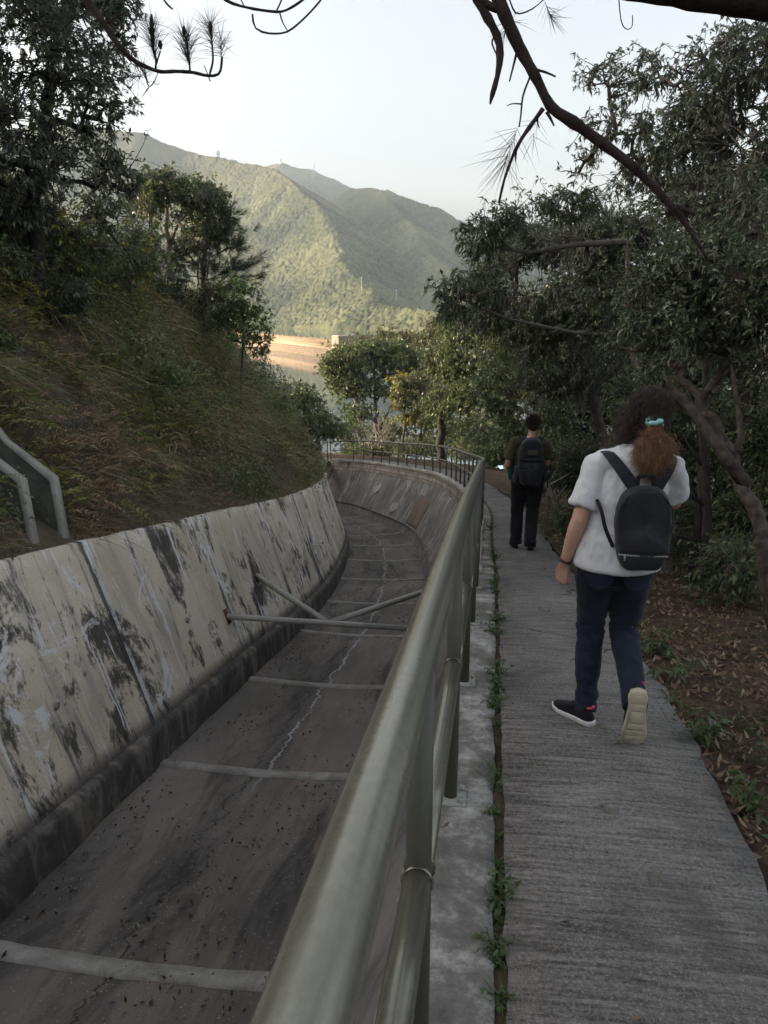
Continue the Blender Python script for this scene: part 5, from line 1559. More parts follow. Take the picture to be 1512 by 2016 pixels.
# debris on the channel floor
n = 9000
s = .8 + 32 * r.random(n) ** 1.25; o = -3.7 + 2.45 * r.random(n)
kp = fbm(s * .7, o * 1.3, 51, 3) * 1.5 - .25 + .35 * r.random(n) + .35 * np.clip(np.abs(o + 2.5) - .7, 0, 1) > .72
s, o = s[kp], o[kp]; n = len(s)
x, y, z, tx, ty = frame(s)
P = np.stack([x + ty * o, y - tx * o, z + DEPTH + .05 * ((o + 2.5) / 1.26) ** 2 + .022], 1)
A = r.normal(size=(n, 3)); A[:, 2] *= .2
cb = np.array([[.025, .02, .017], [.07, .045, .03], [.13, .10, .07], [.22, .19, .14], [.045, .03, .022]])[r.choice(5, n, p=[.38, .2, .12, .05, .25])]
f = leaf_mesh('channel_leaves', r, P, A, .012 + .055 * r.random(n) ** 2, .45, cb, upw=1.3, droop=-.2, mat=M['grass'])
tag(f, 'dark dead leaves strewn over the channel floor', 'leaf litter', kind='stuff')
# leaf crumbs on path and strip
n = 420
s = .9 + 16 * r.random(n); o = -.08 + 1.2 * r.random(n)
x, y, z, tx, ty = frame(s)
P = np.stack([x + ty * o, y - tx * o, z + .022], 1)
A = r.normal(size=(n, 3)); A[:, 2] *= .15
cb = np.array([[.05, .038, .03], [.12, .08, .05], [.20, .15, .10]])[r.choice(3, n)]
f = leaf_mesh('path_leaves', r, P, A, .012 + .03 * r.random(n) ** 3, .45, cb, upw=1.3, droop=-.2, mat=M['grass'])
tag(f, 'few small dry leaves on the concrete path', 'leaf litter', kind='stuff')

# ------------------------------------------------------------------ weeds one by one
def weed(p, label, kind, seed, size, group):
    r = np.random.default_rng(seed)
    t = thing('weed', p, label, 'weed', group)
    P0 = np.array(p)
    if kind == 'grass':
        n = int(26 + 30 * r.random())
        P = P0 + r.normal(size=(n, 3)) * np.array([.018, .03, 0]) * (size / .1)
        A = np.array([0, 0, .8]) + r.normal(size=(n, 3)) * .55
        V, Fc = blade_arrays(r, P, A, size * (.6 + .7 * r.random(n)), np.full(n, .0045), .5 + .4 * r.random(n))
        c = np.array([.065, .10, .025]) * (.6 + .9 * r.random((n, 1)))
        link('blades', mesh_np('blades', V, Fc, M['grass'], col=np.repeat(c, 7, 0)), t)
    else:
        k = int(5 + 5 * r.random()); mb = MB(); Pl, Al, Ll = [], [], []
        for q in range(k):
            d = Vector((r.normal() * .55, r.normal() * .55, .8)).normalized()
            e = Vector(p) + d * size * (.6 + .6 * r.random())
            mb.tube([Vector(p), Vector(p).lerp(e, .5) + Vector((0, 0, .01)), e], [.0022, .0018, .001], 4)
            for w in range(7):
                f = .3 + .7 * w / 6
                Pl.append(np.array(Vector(p).lerp(e, f))); Al.append(np.array(d) * .4 + r.normal(size=3) * .7 * np.array([1, 1, .4])); Ll.append(size * (.28 + .22 * r.random()))
        mb.build('stems', M['stem'], t)
        n = len(Pl)
        leaf_mesh('leaves', r, np.array(Pl), np.array(Al), np.array(Ll), .36, np.array([.060, .095, .028]) * (.6 + .8 * r.random((n, 1))), upw=1.2, parent=t)
M['stem'] = plain('green_stem', (.06, .08, .03), .7, .3, .2, 20)
def s_at_v(v):
    """distance along the path whose crack the photograph shows at row v"""
    best = min(np.linspace(.9, 14, 1400), key=lambda s: abs(-1008 + v - (lambda p: F_PX * (-(p.y * SP + p.z * CP)) / (p.y * CP - p.z * SP))(pt(s, .19, 0))))
    return float(best)
crack = [(1965, 'leaf', .055), (1885, 'leaf', .05), (1835, 'grass', .05), (1770, 'leaf', .085), (1745, 'leaf', .07), (1640, 'grass', .06), (1600, 'leaf', .06), (1535, 'grass', .13), (1525, 'grass', .10), (1425, 'leaf', .05),
         (1360, 'leaf', .08), (1330, 'leaf', .10), (1305, 'grass', .11), (1270, 'grass', .09), (1243, 'leaf', .09), (1222, 'leaf', .09), (1180, 'grass', .12), (1160, 'leaf', .10), (1146, 'leaf', .10), (1118, 'grass', .12), (1100, 'leaf', .11), (1065, 'grass', .13), (1040, 'leaf', .13), (1022, 'grass', .13)]
rw_ = np.random.default_rng(77)
crack += [(int(v), ('leaf', 'grass')[int(rw_.random() < .6)], float(.03 + .05 * rw_.random())) for v in rw_.uniform(1010, 1990, 34)]
names = {1965: 'pale two leaved weed in the path crack nearest the camera', 1770: 'bushy dark weed in the crack beside the near handrail', 1535: 'bright spiky grass tuft in the crack beside a rail base plate', 1330: 'leafy weed in the crack level with the walker in white'}
for k, (v, kd, sz) in enumerate(crack):
    s = s_at_v(v)
    weed(pt(s, .192 + .012 * math.sin(k * 7), -.02), names.get(v, 'small green %s growing in the crack along the path edge' % ('weed' if kd == 'leaf' else 'grass tuft')), kd, 400 + k, sz * 1.1, 'weeds in the path crack')
verge = [(3.05, 1.22, .16, 'leaf', 'leafy weed by the right edge of the path nearest the camera'), (3.75, 1.20, .20, 'leaf', 'leafy weed on the path edge right of the raised shoe'), (4.25, 1.17, .18, 'grass', 'grass tuft on the path edge by the raised shoe'), (4.7, 1.25, .2, 'leaf', None), (5.3, 1.3, .2, 'leaf', None), (3.5, 1.45, .15, 'leaf', None), (2.6, 1.25, .13, 'leaf', None),
         (2.35, 1.20, .12, 'grass', None), (4.0, 1.5, .16, 'grass', None), (6.2, 1.3, .2, 'grass', None), (7.4, 1.3, .22, 'leaf', None), (8.6, 1.25, .22, 'grass', None), (9.8, 1.3, .25, 'leaf', None)]
for k, (s, o, sz, kd, nm) in enumerate(verge):
    weed(ground_at(s, o), nm or 'low green %s in the leaf litter right of the path' % ('weed' if kd == 'leaf' else 'grass tuft'), kd, 440 + k, sz, 'weeds on the right verge')
# ------------------------------------------------------------------ people
def etube(mb, pts, radii, side=(1, 0, 0), seg=16, round_ends=True):
    """elliptical tube; radii = (across, along depth) per point; side = direction of the first radius"""
    pts = [Vector(p) for p in pts]
    n = len(pts); V, Fc = [], []
    rings = []
    for i, p in enumerate(pts):
        t = (pts[min(i + 1, n - 1)] - pts[max(i - 1, 0)]).normalized()
        s = Vector(side); s = (s - t * s.dot(t)).normalized(); f = t.cross(s)
        rx, ry = radii[i] if hasattr(radii[i], '__len__') else (radii[i], radii[i])
        rings.append((p, t, s, f, rx, ry))
    if round_ends:
        p, t, s, f, rx, ry = rings[0]; r = min(rx, ry)
        pre = [(p - t * r * math.sin(a), t, s, f, rx * math.cos(a), ry * math.cos(a)) for a in (1.35, .9, .45)]
        p, t, s, f, rx, ry = rings[-1]; r = min(rx, ry)
        post = [(p + t * r * math.sin(a), t, s, f, rx * math.cos(a), ry * math.cos(a)) for a in (.45, .9, 1.35)]
        rings = pre + rings + post
    for p, t, s, f, rx, ry in rings:
        for k in range(seg):
            w = 2 * PI * k / seg
            V.append(p + s * (rx * math.cos(w)) + f * (ry * math.sin(w)))
    m = len(rings)
    for i in range(m - 1):
        for k in range(seg):
            k2 = (k + 1) % seg
            Fc.append([i * seg + k, i * seg + k2, (i + 1) * seg + k2, (i + 1) * seg + k])
    Fc += [list(range(seg))[::-1], [(m - 1) * seg + k for k in range(seg)]]
    mb.add(V, Fc)

def ball(mb, c, r, rot=None):
    c = Vector(c); r = r if hasattr(r, '__len__') else (r, r, r)
    V, Fc = [], []; nu_, nv_ = 16, 10
    for i in range(nv_ + 1):
        th = PI * (i + .02) / (nv_ + .04)
        for k in range(nu_):
            w = 2 * PI * k / nu_
            q = Vector((r[0] * math.sin(th) * math.cos(w), r[1] * math.sin(th) * math.sin(w), r[2] * math.cos(th)))
            if rot is not None: q = rot @ q
            V.append(c + q)
    for i in range(nv_):
        for k in range(nu_):
            k2 = (k + 1) % nu_
            Fc.append([i * nu_ + k, (i + 1) * nu_ + k, (i + 1) * nu_ + k2, i * nu_ + k2])
    Fc += [list(range(nu_)), [nv_ * nu_ + k for k in range(nu_)][::-1]]
    mb.add(V, Fc)

def solid(name, mb, voxel, smooth, mat, parent, X, disp=None):
    """fuse overlapping closed shapes into one skin, smooth it, shape folds into it, place it with X"""
    me = mesh_np('tmp', mb.V, mb.Fc)
    bm = bmesh.new(); bm.from_mesh(me); bmesh.ops.recalc_face_normals(bm, faces=bm.faces); bm.to_mesh(me); bm.free()
    o = bpy.data.objects.new('tmp', me); COL.objects.link(o)
    r = o.modifiers.new('r', 'REMESH'); r.mode = 'VOXEL'; r.voxel_size = voxel; r.use_smooth_shade = True
    if smooth:
        s = o.modifiers.new('s', 'SMOOTH'); s.factor = .5; s.iterations = smooth
    dg = bpy.context.evaluated_depsgraph_get()
    out = bpy.data.meshes.new_from_object(o.evaluated_get(dg))
    bpy.data.objects.remove(o); bpy.data.meshes.remove(me)
    out.name = name
    n = len(out.vertices)
    co = np.empty(n * 3, np.float32); out.vertices.foreach_get('co', co); co = co.reshape(-1, 3)
    if disp is not None:
        no = np.empty(n * 3, np.float32); out.vertices.foreach_get('normal', no); no = no.reshape(-1, 3)
        co = co + no * disp(co.astype(float))[:, None]
        out.vertices.foreach_set('co', co.astype(np.float32).ravel())
    out.transform(X)
    out.materials.clear(); out.materials.append(mat)
    out.polygons.foreach_set('use_smooth', np.ones(len(out.polygons), bool))
    out.update()
    return link(name, out, parent)

def placed(name, mb, mat, parent, X, smooth=True, bevel=0):
    mb.V = [tuple(X @ Vector(v)) for v in mb.V]
    return mb.build(name, mat, parent, smooth=smooth, bevel=bevel)

def ik(a, b, l1, l2, pole):
    a, b, pole = Vector(a), Vector(b), Vector(pole)
    d = b - a; L = min(d.length, (l1 + l2) * .999); d.normalize()
    x = (l1 * l1 - l2 * l2 + L * L) / (2 * L); h = math.sqrt(max(0, l1 * l1 - x * x))
    p = (pole - d * pole.dot(d)).normalized()
    return a + d * x + p * h

def lerp3(a, b, t): return Vector(a).lerp(Vector(b), t)

def hand(mb, wrist, d, palm_n, thumb_side, curl=.9, k=1.0, spread=.0):
    """palm, four fingers of different lengths bent towards the palm, and a thumb from the side of the palm"""
    d = Vector(d).normalized(); nrm = Vector(palm_n); nrm = (nrm - d * nrm.dot(d)).normalized(); s = Vector(thumb_side); s = (s - d * s.dot(d) - nrm * s.dot(nrm)).normalized()
    w = Vector(wrist)
    etube(mb, [w - d * .01, w + d * .03 * k, w + d * .065 * k, w + d * .088 * k], [(.024 * k, .018 * k), (.034 * k, .016 * k), (.039 * k, .014 * k), (.036 * k, .011 * k)], side=s, seg=14)
    for q, (off, ln) in enumerate(((.028, .070), (.010, .079), (-.009, .073), (-.027, .057))):
        base = w + d * (.085 - .004 * abs(q - 1)) * k + s * off * k
        r = (.0088, .0090, .0086, .0076)[q] * k
        pts = [base - d * .015 * k, base]; dirv = d.copy(); ang = 0
        for j, f in enumerate((.45, .32, .23)):
            ang += curl * (.75, 1.0, .6)[j] * (1 + .08 * q)
            dv = d * math.cos(ang) + nrm * math.sin(ang)
            pts.append(pts[-1] + dv * ln * f * k)
        etube(mb, pts, [(r * 1.05, r), (r * 1.05, r * 1.05), (r, r), (r * .9, r * .9), (r * .75, r * .72)], side=s, seg=9)
    b = w + d * .022 * k + s * .026 * k
    tdir = (d * .72 + s * .55 + nrm * .35).normalized()
    pts = [b - tdir * .012, b, b + tdir * .033 * k]
    pts.append(pts[-1] + (tdir * .8 + nrm * .35 + d * .2).normalized() * .028 * k)
    pts.append(pts[-1] + (tdir * .5 + nrm * .5 + d * .4 - s * .2).normalized() * .024 * k)
    etube(mb, pts, [.013 * k, .0135 * k, .011 * k, .0098 * k, .0075 * k], side=nrm, seg=9)

def head(mb, c, yaw, tilt, k=1.0):
    """skull, jaw, nose, ears; returns the rotation"""
    Rm = (Matrix.Rotation(yaw, 3, 'Z') @ Matrix.Rotation(-tilt, 3, 'X'))
    c = Vector(c)
    def P(x, y, z): return c + Rm @ Vector((x * k, y * k, z * k))
    ball(mb, P(0, -.012, .022), (.076 * k, .095 * k, .092 * k), Rm)
    ball(mb, P(0, .028, -.045), (.058 * k, .060 * k, .072 * k), Rm)
    ball(mb, P(0, .050, -.088), (.030 * k, .026 * k, .022 * k), Rm)
    etube(mb, [P(0, .086, .012), P(0, .098, -.012), P(0, .104, -.030)], [.009 * k, .011 * k, .014 * k], side=Rm @ Vector((1, 0, 0)), seg=10)
    ball(mb, P(0, .084, -.060), (.024 * k, .012 * k, .007 * k), Rm)
    ball(mb, P(0, .083, -.072), (.020 * k, .012 * k, .008 * k), Rm)
    for sx in (-1, 1):
        ball(mb, P(.031 * sx, .074, .022), (.020 * k, .014 * k, .008 * k), Rm)
        ball(mb, P(.079 * sx, -.002, -.012), (.009 * k, .020 * k, .032 * k), Rm)
    return Rm, P

def shoe(X, parent, foot, mats, k=1.0):
    """foot: matrix that takes shoe space (heel at 0, toe along +y, sole at z = 0) to the body's space"""
    out = [(-.026, .0), (-.034, .03), (-.031, .09), (-.038, .16), (-.045, .205), (-.040, .25), (-.018, .278), (.012, .275), (.034, .248), (.043, .205), (.036, .15), (.029, .09), (.033, .03), (.026, .0), (.0, -.010)]
    out = [(x * k, (y - .03) * k) for x, y in out]
    n = len(out); cx, cy = 0, .11
    o = thing_part = None
    mb = MB(); V, Fc = [], []
    lv = [(0, .92, .010), (.006, 1.0, .006), (.022, 1.03, .0), (.030, 1.0, .0)]
    for z, sc, _ in lv:
        for x, y in out:
            toe = max(0, (y - .17 * k)) * .18
            V.append(Vector((x * sc, cy + (y - cy) * (1 + (sc - 1) * .4), z * k + toe)))
    for i in range(len(lv) - 1):
        for q in range(n): Fc.append([i * n + q, i * n + (q + 1) % n, (i + 1) * n + (q + 1) % n, (i + 1) * n + q])
    Fc.append(list(range(n))[::-1]); Fc.append([(len(lv) - 1) * n + q for q in range(n)])
    mb.add(V, Fc)
    up = MB(); V, Fc = [], []
    lv = [(.026, .97, 0, 0), (.050, .93, 0, 0), (.072, .72, .0, -.035), (.090, .52, 0, -.06), (.105, .46, 0, -.072)]
    for z, sc, dx, dy in lv:
        for x, y in out:
            f = max(0, (y / k - .06) / .2)
            yy = cy + (y - cy) * (sc if sc > .9 else sc * .85) + dy * k
            V.append(Vector((x * (sc if sc > .9 else (.5 + .5 * sc)), yy, z * k * (1 - .10 * f) + max(0, (y - .17 * k)) * .12)))
    for i in range(len(lv) - 1):
        for q in range(n): Fc.append([i * n + q, i * n + (q + 1) % n, (i + 1) * n + (q + 1) % n, (i + 1) * n + q])
    Fc.append([(len(lv) - 1) * n + q for q in range(n)]); Fc.append(list(range(n))[::-1])
    up.add(V, Fc)
    u = solid('shoe', up, .006 * k, 4, mats[0], parent, X @ foot)
    s = placed('sole', mb, mats[1], u, X @ foot, smooth=True)
    mb = MB(); V, Fc = [], []
    # raised tread: forefoot and heel pads parted by grooves
    for (y0, y1, w0, w1) in ((-.015, .020, .020, .027), (.024, .058, .026, .026), (.064, .118, .020, .022), (.124, .152, .027, .031), (.157, .185, .033, .036), (.190, .218, .036, .030), (.222, .240, .028, .018)):
        b = len(V)
        for (y, w) in ((y0, w0), (y1, w1)):
            for sx in (-1, 1):
                for z in (-.004, .004): V.append(Vector((w * sx * k, y * k, z * k + max(0, (y - .14)) * .18 * k)))
        Fc += [[b + q for q in f] for f in ([0, 2, 6, 4], [1, 5, 7, 3], [0, 1, 3, 2], [4, 6, 7, 5], [0, 4, 5, 1], [2, 3, 7, 6])]
    mb.add(V, Fc); placed('tread', mb, mats[2], s, X @ foot, smooth=False, bevel=.0015)
    if len(mats) > 3:
        mb = MB(); etube(mb, [Vector((-.022 * k, -.02 * k, .100 * k)), Vector((0, -.033 * k, .102 * k)), Vector((.022 * k, -.02 * k, .100 * k)), Vector((.026 * k, .03 * k, .094 * k))], [(.005, .008)] * 4, side=(0, 0, 1), seg=8)
        placed('collar_lining', mb, mats[3], u, X @ foot)
    return u

def strands(name, roots, dirs, lens, curl, drop, rad, colr, seed, parent, X, segs=7):
    """hair: thin three sided strands with kinks"""
    r = np.random.default_rng(seed)
    n = len(roots); P = np.array(roots, float); D = unit(np.array(dirs, float))
    ph = r.random((n, 2)) * 6.28; a = unit(np.cross(D, r.normal(size=(n, 3)))); b = np.cross(D, a)
    rows = [P.copy()]; cur = P.copy(); d = D.copy()
    for k in range(1, segs + 1):
        d = unit(d + np.array([0, 0, -drop]) + r.normal(size=(n, 3)) * .10)
        step = (lens / segs)[:, None]
        cur = cur + d * step
        w = k * 1.9
        off = (a * np.sin(w + ph[:, :1]) + b * np.cos(w * 1.1 + ph[:, 1:])) * curl[:, None] * min(1, k / 2)
        rows.append(cur + off)
    per = (segs + 1) * 3; Vs = []
    for k, c in enumerate(rows):
        rr = rad * (1 - .7 * k / segs)
        for s in range(3):
            w = 2 * PI * s / 3
            Vs.append(c + (a * math.cos(w) + b * math.sin(w)) * rr)
    V = np.stack(Vs, 1).reshape(-1, 3)
    i = np.arange(n) * per; Fc = []
    for k in range(segs):
        for s in range(3):
            s2 = (s + 1) % 3
            Fc.append(np.stack([i + k * 3 + s, i + k * 3 + s2, i + (k + 1) * 3 + s2, i + (k + 1) * 3 + s], 1))
    Xn = np.array(X)
    V = V @ Xn[:3, :3].T + Xn[:3, 3]
    return link(name, mesh_np(name, V, np.concatenate(Fc).astype(np.int32), M['hair'], col=np.repeat(colr, per, 0), smooth=True), parent)

def cloth(name, c, var=.12, rough=.9, weave=260):
    m, nt, b = new_mat(name, rough, .15)
    v = coords(nt)
    f = noise_node(nt, v, 7, 5, .65)
    lo = tuple(q * (1 - var) for q in c); hi = tuple(min(1, q * (1 + var)) for q in c)
    col = ramp(nt, f, [(.3, lo), (.7, hi)])
    w = noise_node(nt, v, weave, 2, .6)
    nt.links.new(mix(nt, .35, col, mix(nt, w, (.1, .1, .1), (.9, .9, .9)), 'OVERLAY'), b.inputs['Base Color'])
    b.inputs['Sheen Weight'].default_value = .08
    bump(nt, b, mth(nt, 'ADD', w, mth(nt, 'MULTIPLY', noise_node(nt, v, 30, 3), 1.0)), .25, .004)
    return m
M['shirt_white'] = cloth('white_jersey', (.54, .55, .57), .05)
M['denim'] = cloth('dark_denim', (.014, .019, .034), .35)
M['olive_jersey'] = cloth('olive_jersey', (.055, .050, .028), .15)
M['black_cloth'] = cloth('black_cotton', (.013, .013, .016), .3)
M['black_nylon'] = cloth('black_nylon', (.014, .014, .018), .2, .6, 420)
M['grey_nylon'] = cloth('charcoal_nylon', (.020, .020, .023), .2, .55, 420)
M['navy_cloth'] = cloth('navy_cloth', (.012, .013, .028), .3)
sm, nt, b = new_mat('skin', .5, .4)
b.inputs['Base Color'].default_value = (.42, .225, .155, 1)
b.inputs['Subsurface Weight'].default_value = .15
b.inputs['Subsurface Radius'].default_value = (.012, .005, .003)
v = coords(nt)
nt.links.new(ramp(nt, noise_node(nt, v, 9, 4), [(.3, (.42, .235, .17)), (.7, (.52, .31, .23))]), b.inputs['Base Color'])
bump(nt, b, noise_node(nt, v, 160, 3), .12, .002)
M['skin'] = sm
hm_, nt, b = new_mat('hair', .55, .4)
nt.links.new(N(nt, 'ShaderNodeAttribute', attribute_name='Col').outputs['Color'], b.inputs['Base Color'])
M['hair'] = hm_
M['hair_base'] = plain('hair_mass', (.026, .019, .015), .7, .2, .4, 60, 0, .8)
M['tail_base'] = plain('ponytail_mass', (.13, .065, .036), .8, .1, .45, 50, 0, .9)
M['mint'] = cloth('mint_satin', (.28, .58, .54), .15)
M['eye'] = plain('eye', (.6, .58, .55), .2, .5, .05, 3)
M['shoe_black'] = cloth('black_mesh', (.014, .013, .015), .3)
M['sole_white'] = plain('white_foam', (.62, .61, .60), .7, .3, .1, 20)
M['tread_cream'] = plain('cream_rubber', (.44, .39, .29), .75, .3, .12, 25, 0, .2)
M['pink'] = cloth('pink_lining', (.60, .08, .16), .15)
M['sole_black'] = plain('black_rubber', (.012, .012, .012), .7, .3, .2, 30)
M['zip'] = plain('grey_zip', (.22, .22, .23), .5, .4, .1, 40)
M['wrist'] = plain('dark_red_band', (.05, .015, .02), .5, .4, .2, 50)
M['teal'] = cloth('green_cloth', (.012, .06, .045), .2)

def folds(seed, amp, stretch):
    def f(co):
        q = co * np.array(stretch)
        n1 = fbm(q[:, 0] + .8 * q[:, 1], q[:, 2], seed, 3) - .5
        n2 = np.abs(fbm(q[:, 0] * 1.7 + q[:, 2] * .8, q[:, 2] * 1.3 - q[:, 1], seed + 9, 3) - .5)
        return amp * (n1 * 1.4 - n2 * 1.2 + .2)
    return f

def body_figure(J, X, t, skin_vox, k=1.0):
    mb = MB()
    etube(mb, [J['pelvis'] - Vector((0, 0, .06)), J['pelvis'] + Vector((0, 0, .05)), J['waist'], J['chest'], lerp3(J['chest'], J['neck'], .6), J['neck']],
          [(.110, .075), (.112, .075), (.115, .080), (.145, .095), (.13, .08), (.055, .055)], seg=18)
    etube(mb, [J['neck'] - Vector((0, 0, .04)), lerp3(J['neck'], J['head'], .4), J['head']], [(.055, .058), (.050, .054), (.052, .056)], seg=14)
    Rm, P = head(mb, J['head'], J['yaw'], J['tilt'], k)
    for sd in ('l', 'r'):
        S, E, W = J[sd + '_shoulder'], J[sd + '_elbow'], J[sd + '_wrist']
        inn = lerp3(S, J['neck'], .35)
        etube(mb, [inn, S, lerp3(S, E, .5), lerp3(S, E, .92), E, lerp3(E, W, .25), lerp3(E, W, .65), W],
              [(.046, .042), (.052, .052), (.047, .049), (.040, .042), (.039, .040), (.041, .043), (.033, .034), (.024, .028)], seg=14)
        hd, pn, ts, cu = J[sd + '_hand']
        hand(mb, W + Vector(hd).normalized() * .012, hd, pn, ts, cu, 1.0)
        H, Kn, A = J[sd + '_hip'], J[sd + '_knee'], J[sd + '_ankle']
        etube(mb, [H, lerp3(H, Kn, .5), Kn, lerp3(Kn, A, .35), A], [(.08, .085), (.066, .07), (.052, .055), (.05, .055), (.036, .04)], seg=14)
    b = solid('body', mb, skin_vox, 3, M['skin'], t, X)
    for sx in (-1, 1):
        mb = MB(); ball(mb, P(.031 * sx, .077, .016), .0115 * k); placed('eye', mb, M['eye'], b, X)
    return b, Rm, P

def trousers(J, X, t, mat, name, vox, wide=1.0, seed=1, cuff=1.0):
    mb = MB()
    p = J['pelvis']
    etube(mb, [p - Vector((0, -.005, .075)), p - Vector((0, .005, .02)), p + Vector((0, 0, .06)), p + Vector((0, .005, .12))], [(.150 * wide, .105), (.174 * wide, .124), (.158 * wide, .110), (.140 * wide, .095)], seg=20)
    for sd in ('l', 'r'):
        H, Kn, A = J[sd + '_hip'], J[sd + '_knee'], J[sd + '_ankle']
        ax = (A - Kn).normalized()
        etube(mb, [H + Vector((0, -.01, .02)), lerp3(H, Kn, .22), lerp3(H, Kn, .6), Kn, lerp3(Kn, A, .35), lerp3(Kn, A, .75), A - ax * .0 + ax * .028],
              [(.098 * wide, .112), (.092 * wide, .10), (.077 * wide, .082), (.068 * wide, .070), (.067 * wide, .071), (.060 * cuff, .064 * cuff), (.062 * cuff, .068 * cuff)], seg=18, round_ends=False)
        ball(mb, H + Vector((0, -.035, .0)), (.088, .085, .09))
    def f(co):
        z = co[:, 2]
        kn = (J['l_knee'].z + J['r_knee'].z) / 2
        near = np.exp(-((z - kn) / .10) ** 2) + np.exp(-((z - .14) / .07) ** 2) + .8 * np.exp(-((z - p.z + .12) / .07) ** 2) + .25
        return near * (.024 * (fbm(co[:, 0] * 9, z * 30, seed, 3) - .5) - .022 * np.abs(fbm(co[:, 0] * 6 + co[:, 1] * 5, z * 24 + co[:, 0] * 14, seed + 4, 2) - .5))
    return solid(name, mb, vox, 5, mat, t, X, f)

def tshirt(J, X, t, mat, vox, seed, hem=.0, wide=1.0):
    mb = MB()
    p, c, n = J['pelvis'], J['chest'], J['neck']
    etube(mb, [p + Vector((.005, -.005, hem)), p + Vector((.005, -.005, hem + .08)), J['waist'], lerp3(J['waist'], c, .6), c, lerp3(c, n, .45), lerp3(c, n, .78), n + Vector((0, 0, -.005))],
          [(.200 * wide, .150), (.192 * wide, .143), (.168 * wide, .122), (.170 * wide, .124), (.172 * wide, .122), (.152, .106), (.112, .083), (.068, .066)], seg=24, round_ends=False)
    for sd in ('l', 'r'):
        S, E = J[sd + '_shoulder'], J[sd + '_elbow']
        inn = lerp3(S, lerp3(c, n, .6), .55)
        etube(mb, [inn, lerp3(inn, S, .6), S, lerp3(S, E, .30), lerp3(S, E, .55), lerp3(S, E, .78)], [(.072, .066), (.070, .066), (.066, .064), (.064, .066), (.065, .068), (.070, .074)], side=(0, 1, 0), seg=18, round_ends=False)
    def f(co):
        z = co[:, 2]
        low = np.clip((c.z - z) / .35, 0, 1)
        d1 = np.abs(fbm(co[:, 0] * 7 + z * 5, z * 4 - co[:, 0] * 9 + co[:, 1] * 3, seed, 3) - .5)
        d2 = fbm(co[:, 0] * 14, z * 5, seed + 5, 3) - .5
        d3 = np.abs(fbm(co[:, 0] * 16 + z * 9, z * 8 - co[:, 0] * 12, seed + 11, 2) - .5)
        edge = np.clip((z - p.z - hem) / .09, .25, 1)
        return (-.060 * d1 * (.5 + .5 * low) - .018 * d3 + .016 * d2 * (.5 + low)) * edge + .011
    return solid('t_shirt', mb, vox, 7, mat, t, X, f)

def backpack(name, label, J, X, c, w, h, d, mats, straps, seed, zipz=-.28, cat='backpack', top_round=.62, foot=.78):
    """c = centre of the back panel in body space"""
    t = thing(name, X @ (Vector(c) + Vector((0, -d / 2, -h / 2))), label, cat)
    mb = MB(); n = 40; V, Fc = [], []
    def outline(q):
        a = 2 * PI * q / n
        x, z = math.cos(a), math.sin(a)
        e = .62 if z > 0 else .38
        x = math.copysign(abs(x) ** e, x); z = math.copysign(abs(z) ** (.85 if z > 0 else .42), z)
        tp = 1.0 if z > -.1 else 1 + (z + .1) * (1 - foot)
        return x * w / 2 * tp, z * h / 2
    lv = [(0.0, .90), (.02, .97), (d * .35, 1.0), (d * .72, .97), (d * .90, .90), (d * .985, .78), (d * 1.03, .45), (d * 1.04, .02)]
    for y, sc in lv:
        for q in range(n):
            x, z = outline(q)
            bul = (1 - (z / h * 2)) * .012 if z < 0 else 0
            V.append(Vector(c) + Vector((x * sc, -y * (1 - .18 * max(0, z / h * 2)) - bul * (y / d), z * (.5 + .5 * sc if sc > .5 else sc + .0 if sc < .1 else sc * .95 + .03))))
    for i in range(len(lv) - 1):
        for q in range(n): Fc.append([i * n + q, i * n + (q + 1) % n, (i + 1) * n + (q + 1) % n, (i + 1) * n + q])
    Fc.append(list(range(n))[::-1]); Fc.append([(len(lv) - 1) * n + q for q in range(n)])
    mb.add(V, Fc)
    def f(co):
        return .010 * (fbm(co[:, 0] * 9, co[:, 2] * 9, seed, 3) - .5) - .006 * np.exp(-((co[:, 2] - (c[2] + zipz * h)) / .006) ** 2)
    body = solid('bag', mb, .007, 4, mats[0], t, X, f)
    return t, body

def strap(name, pts, w, th, mat, parent, X):
    mb = MB()
    pts = [Vector(p) for p in pts]
    fine = []
    for i in range(len(pts) - 1):
        p0, p1, p2, p3 = pts[max(i - 1, 0)], pts[i], pts[i + 1], pts[min(i + 2, len(pts) - 1)]
        for q in range(5):
            u = q / 5
            fine.append(.5 * ((2 * p1) + (p2 - p0) * u + (2 * p0 - 5 * p1 + 4 * p2 - p3) * u * u + (3 * p1 - p0 - 3 * p2 + p3) * u ** 3))
    fine.append(pts[-1])
    etube(mb, fine, [(w / 2, th / 2)] * len(fine), side=(1, 0, 0), seg=12)
    return placed(name, mb, mat, parent, X)

def heading(s): 
    x, y, z, tx, ty = (float(q) for q in frame(s)); return -math.atan2(tx, ty)

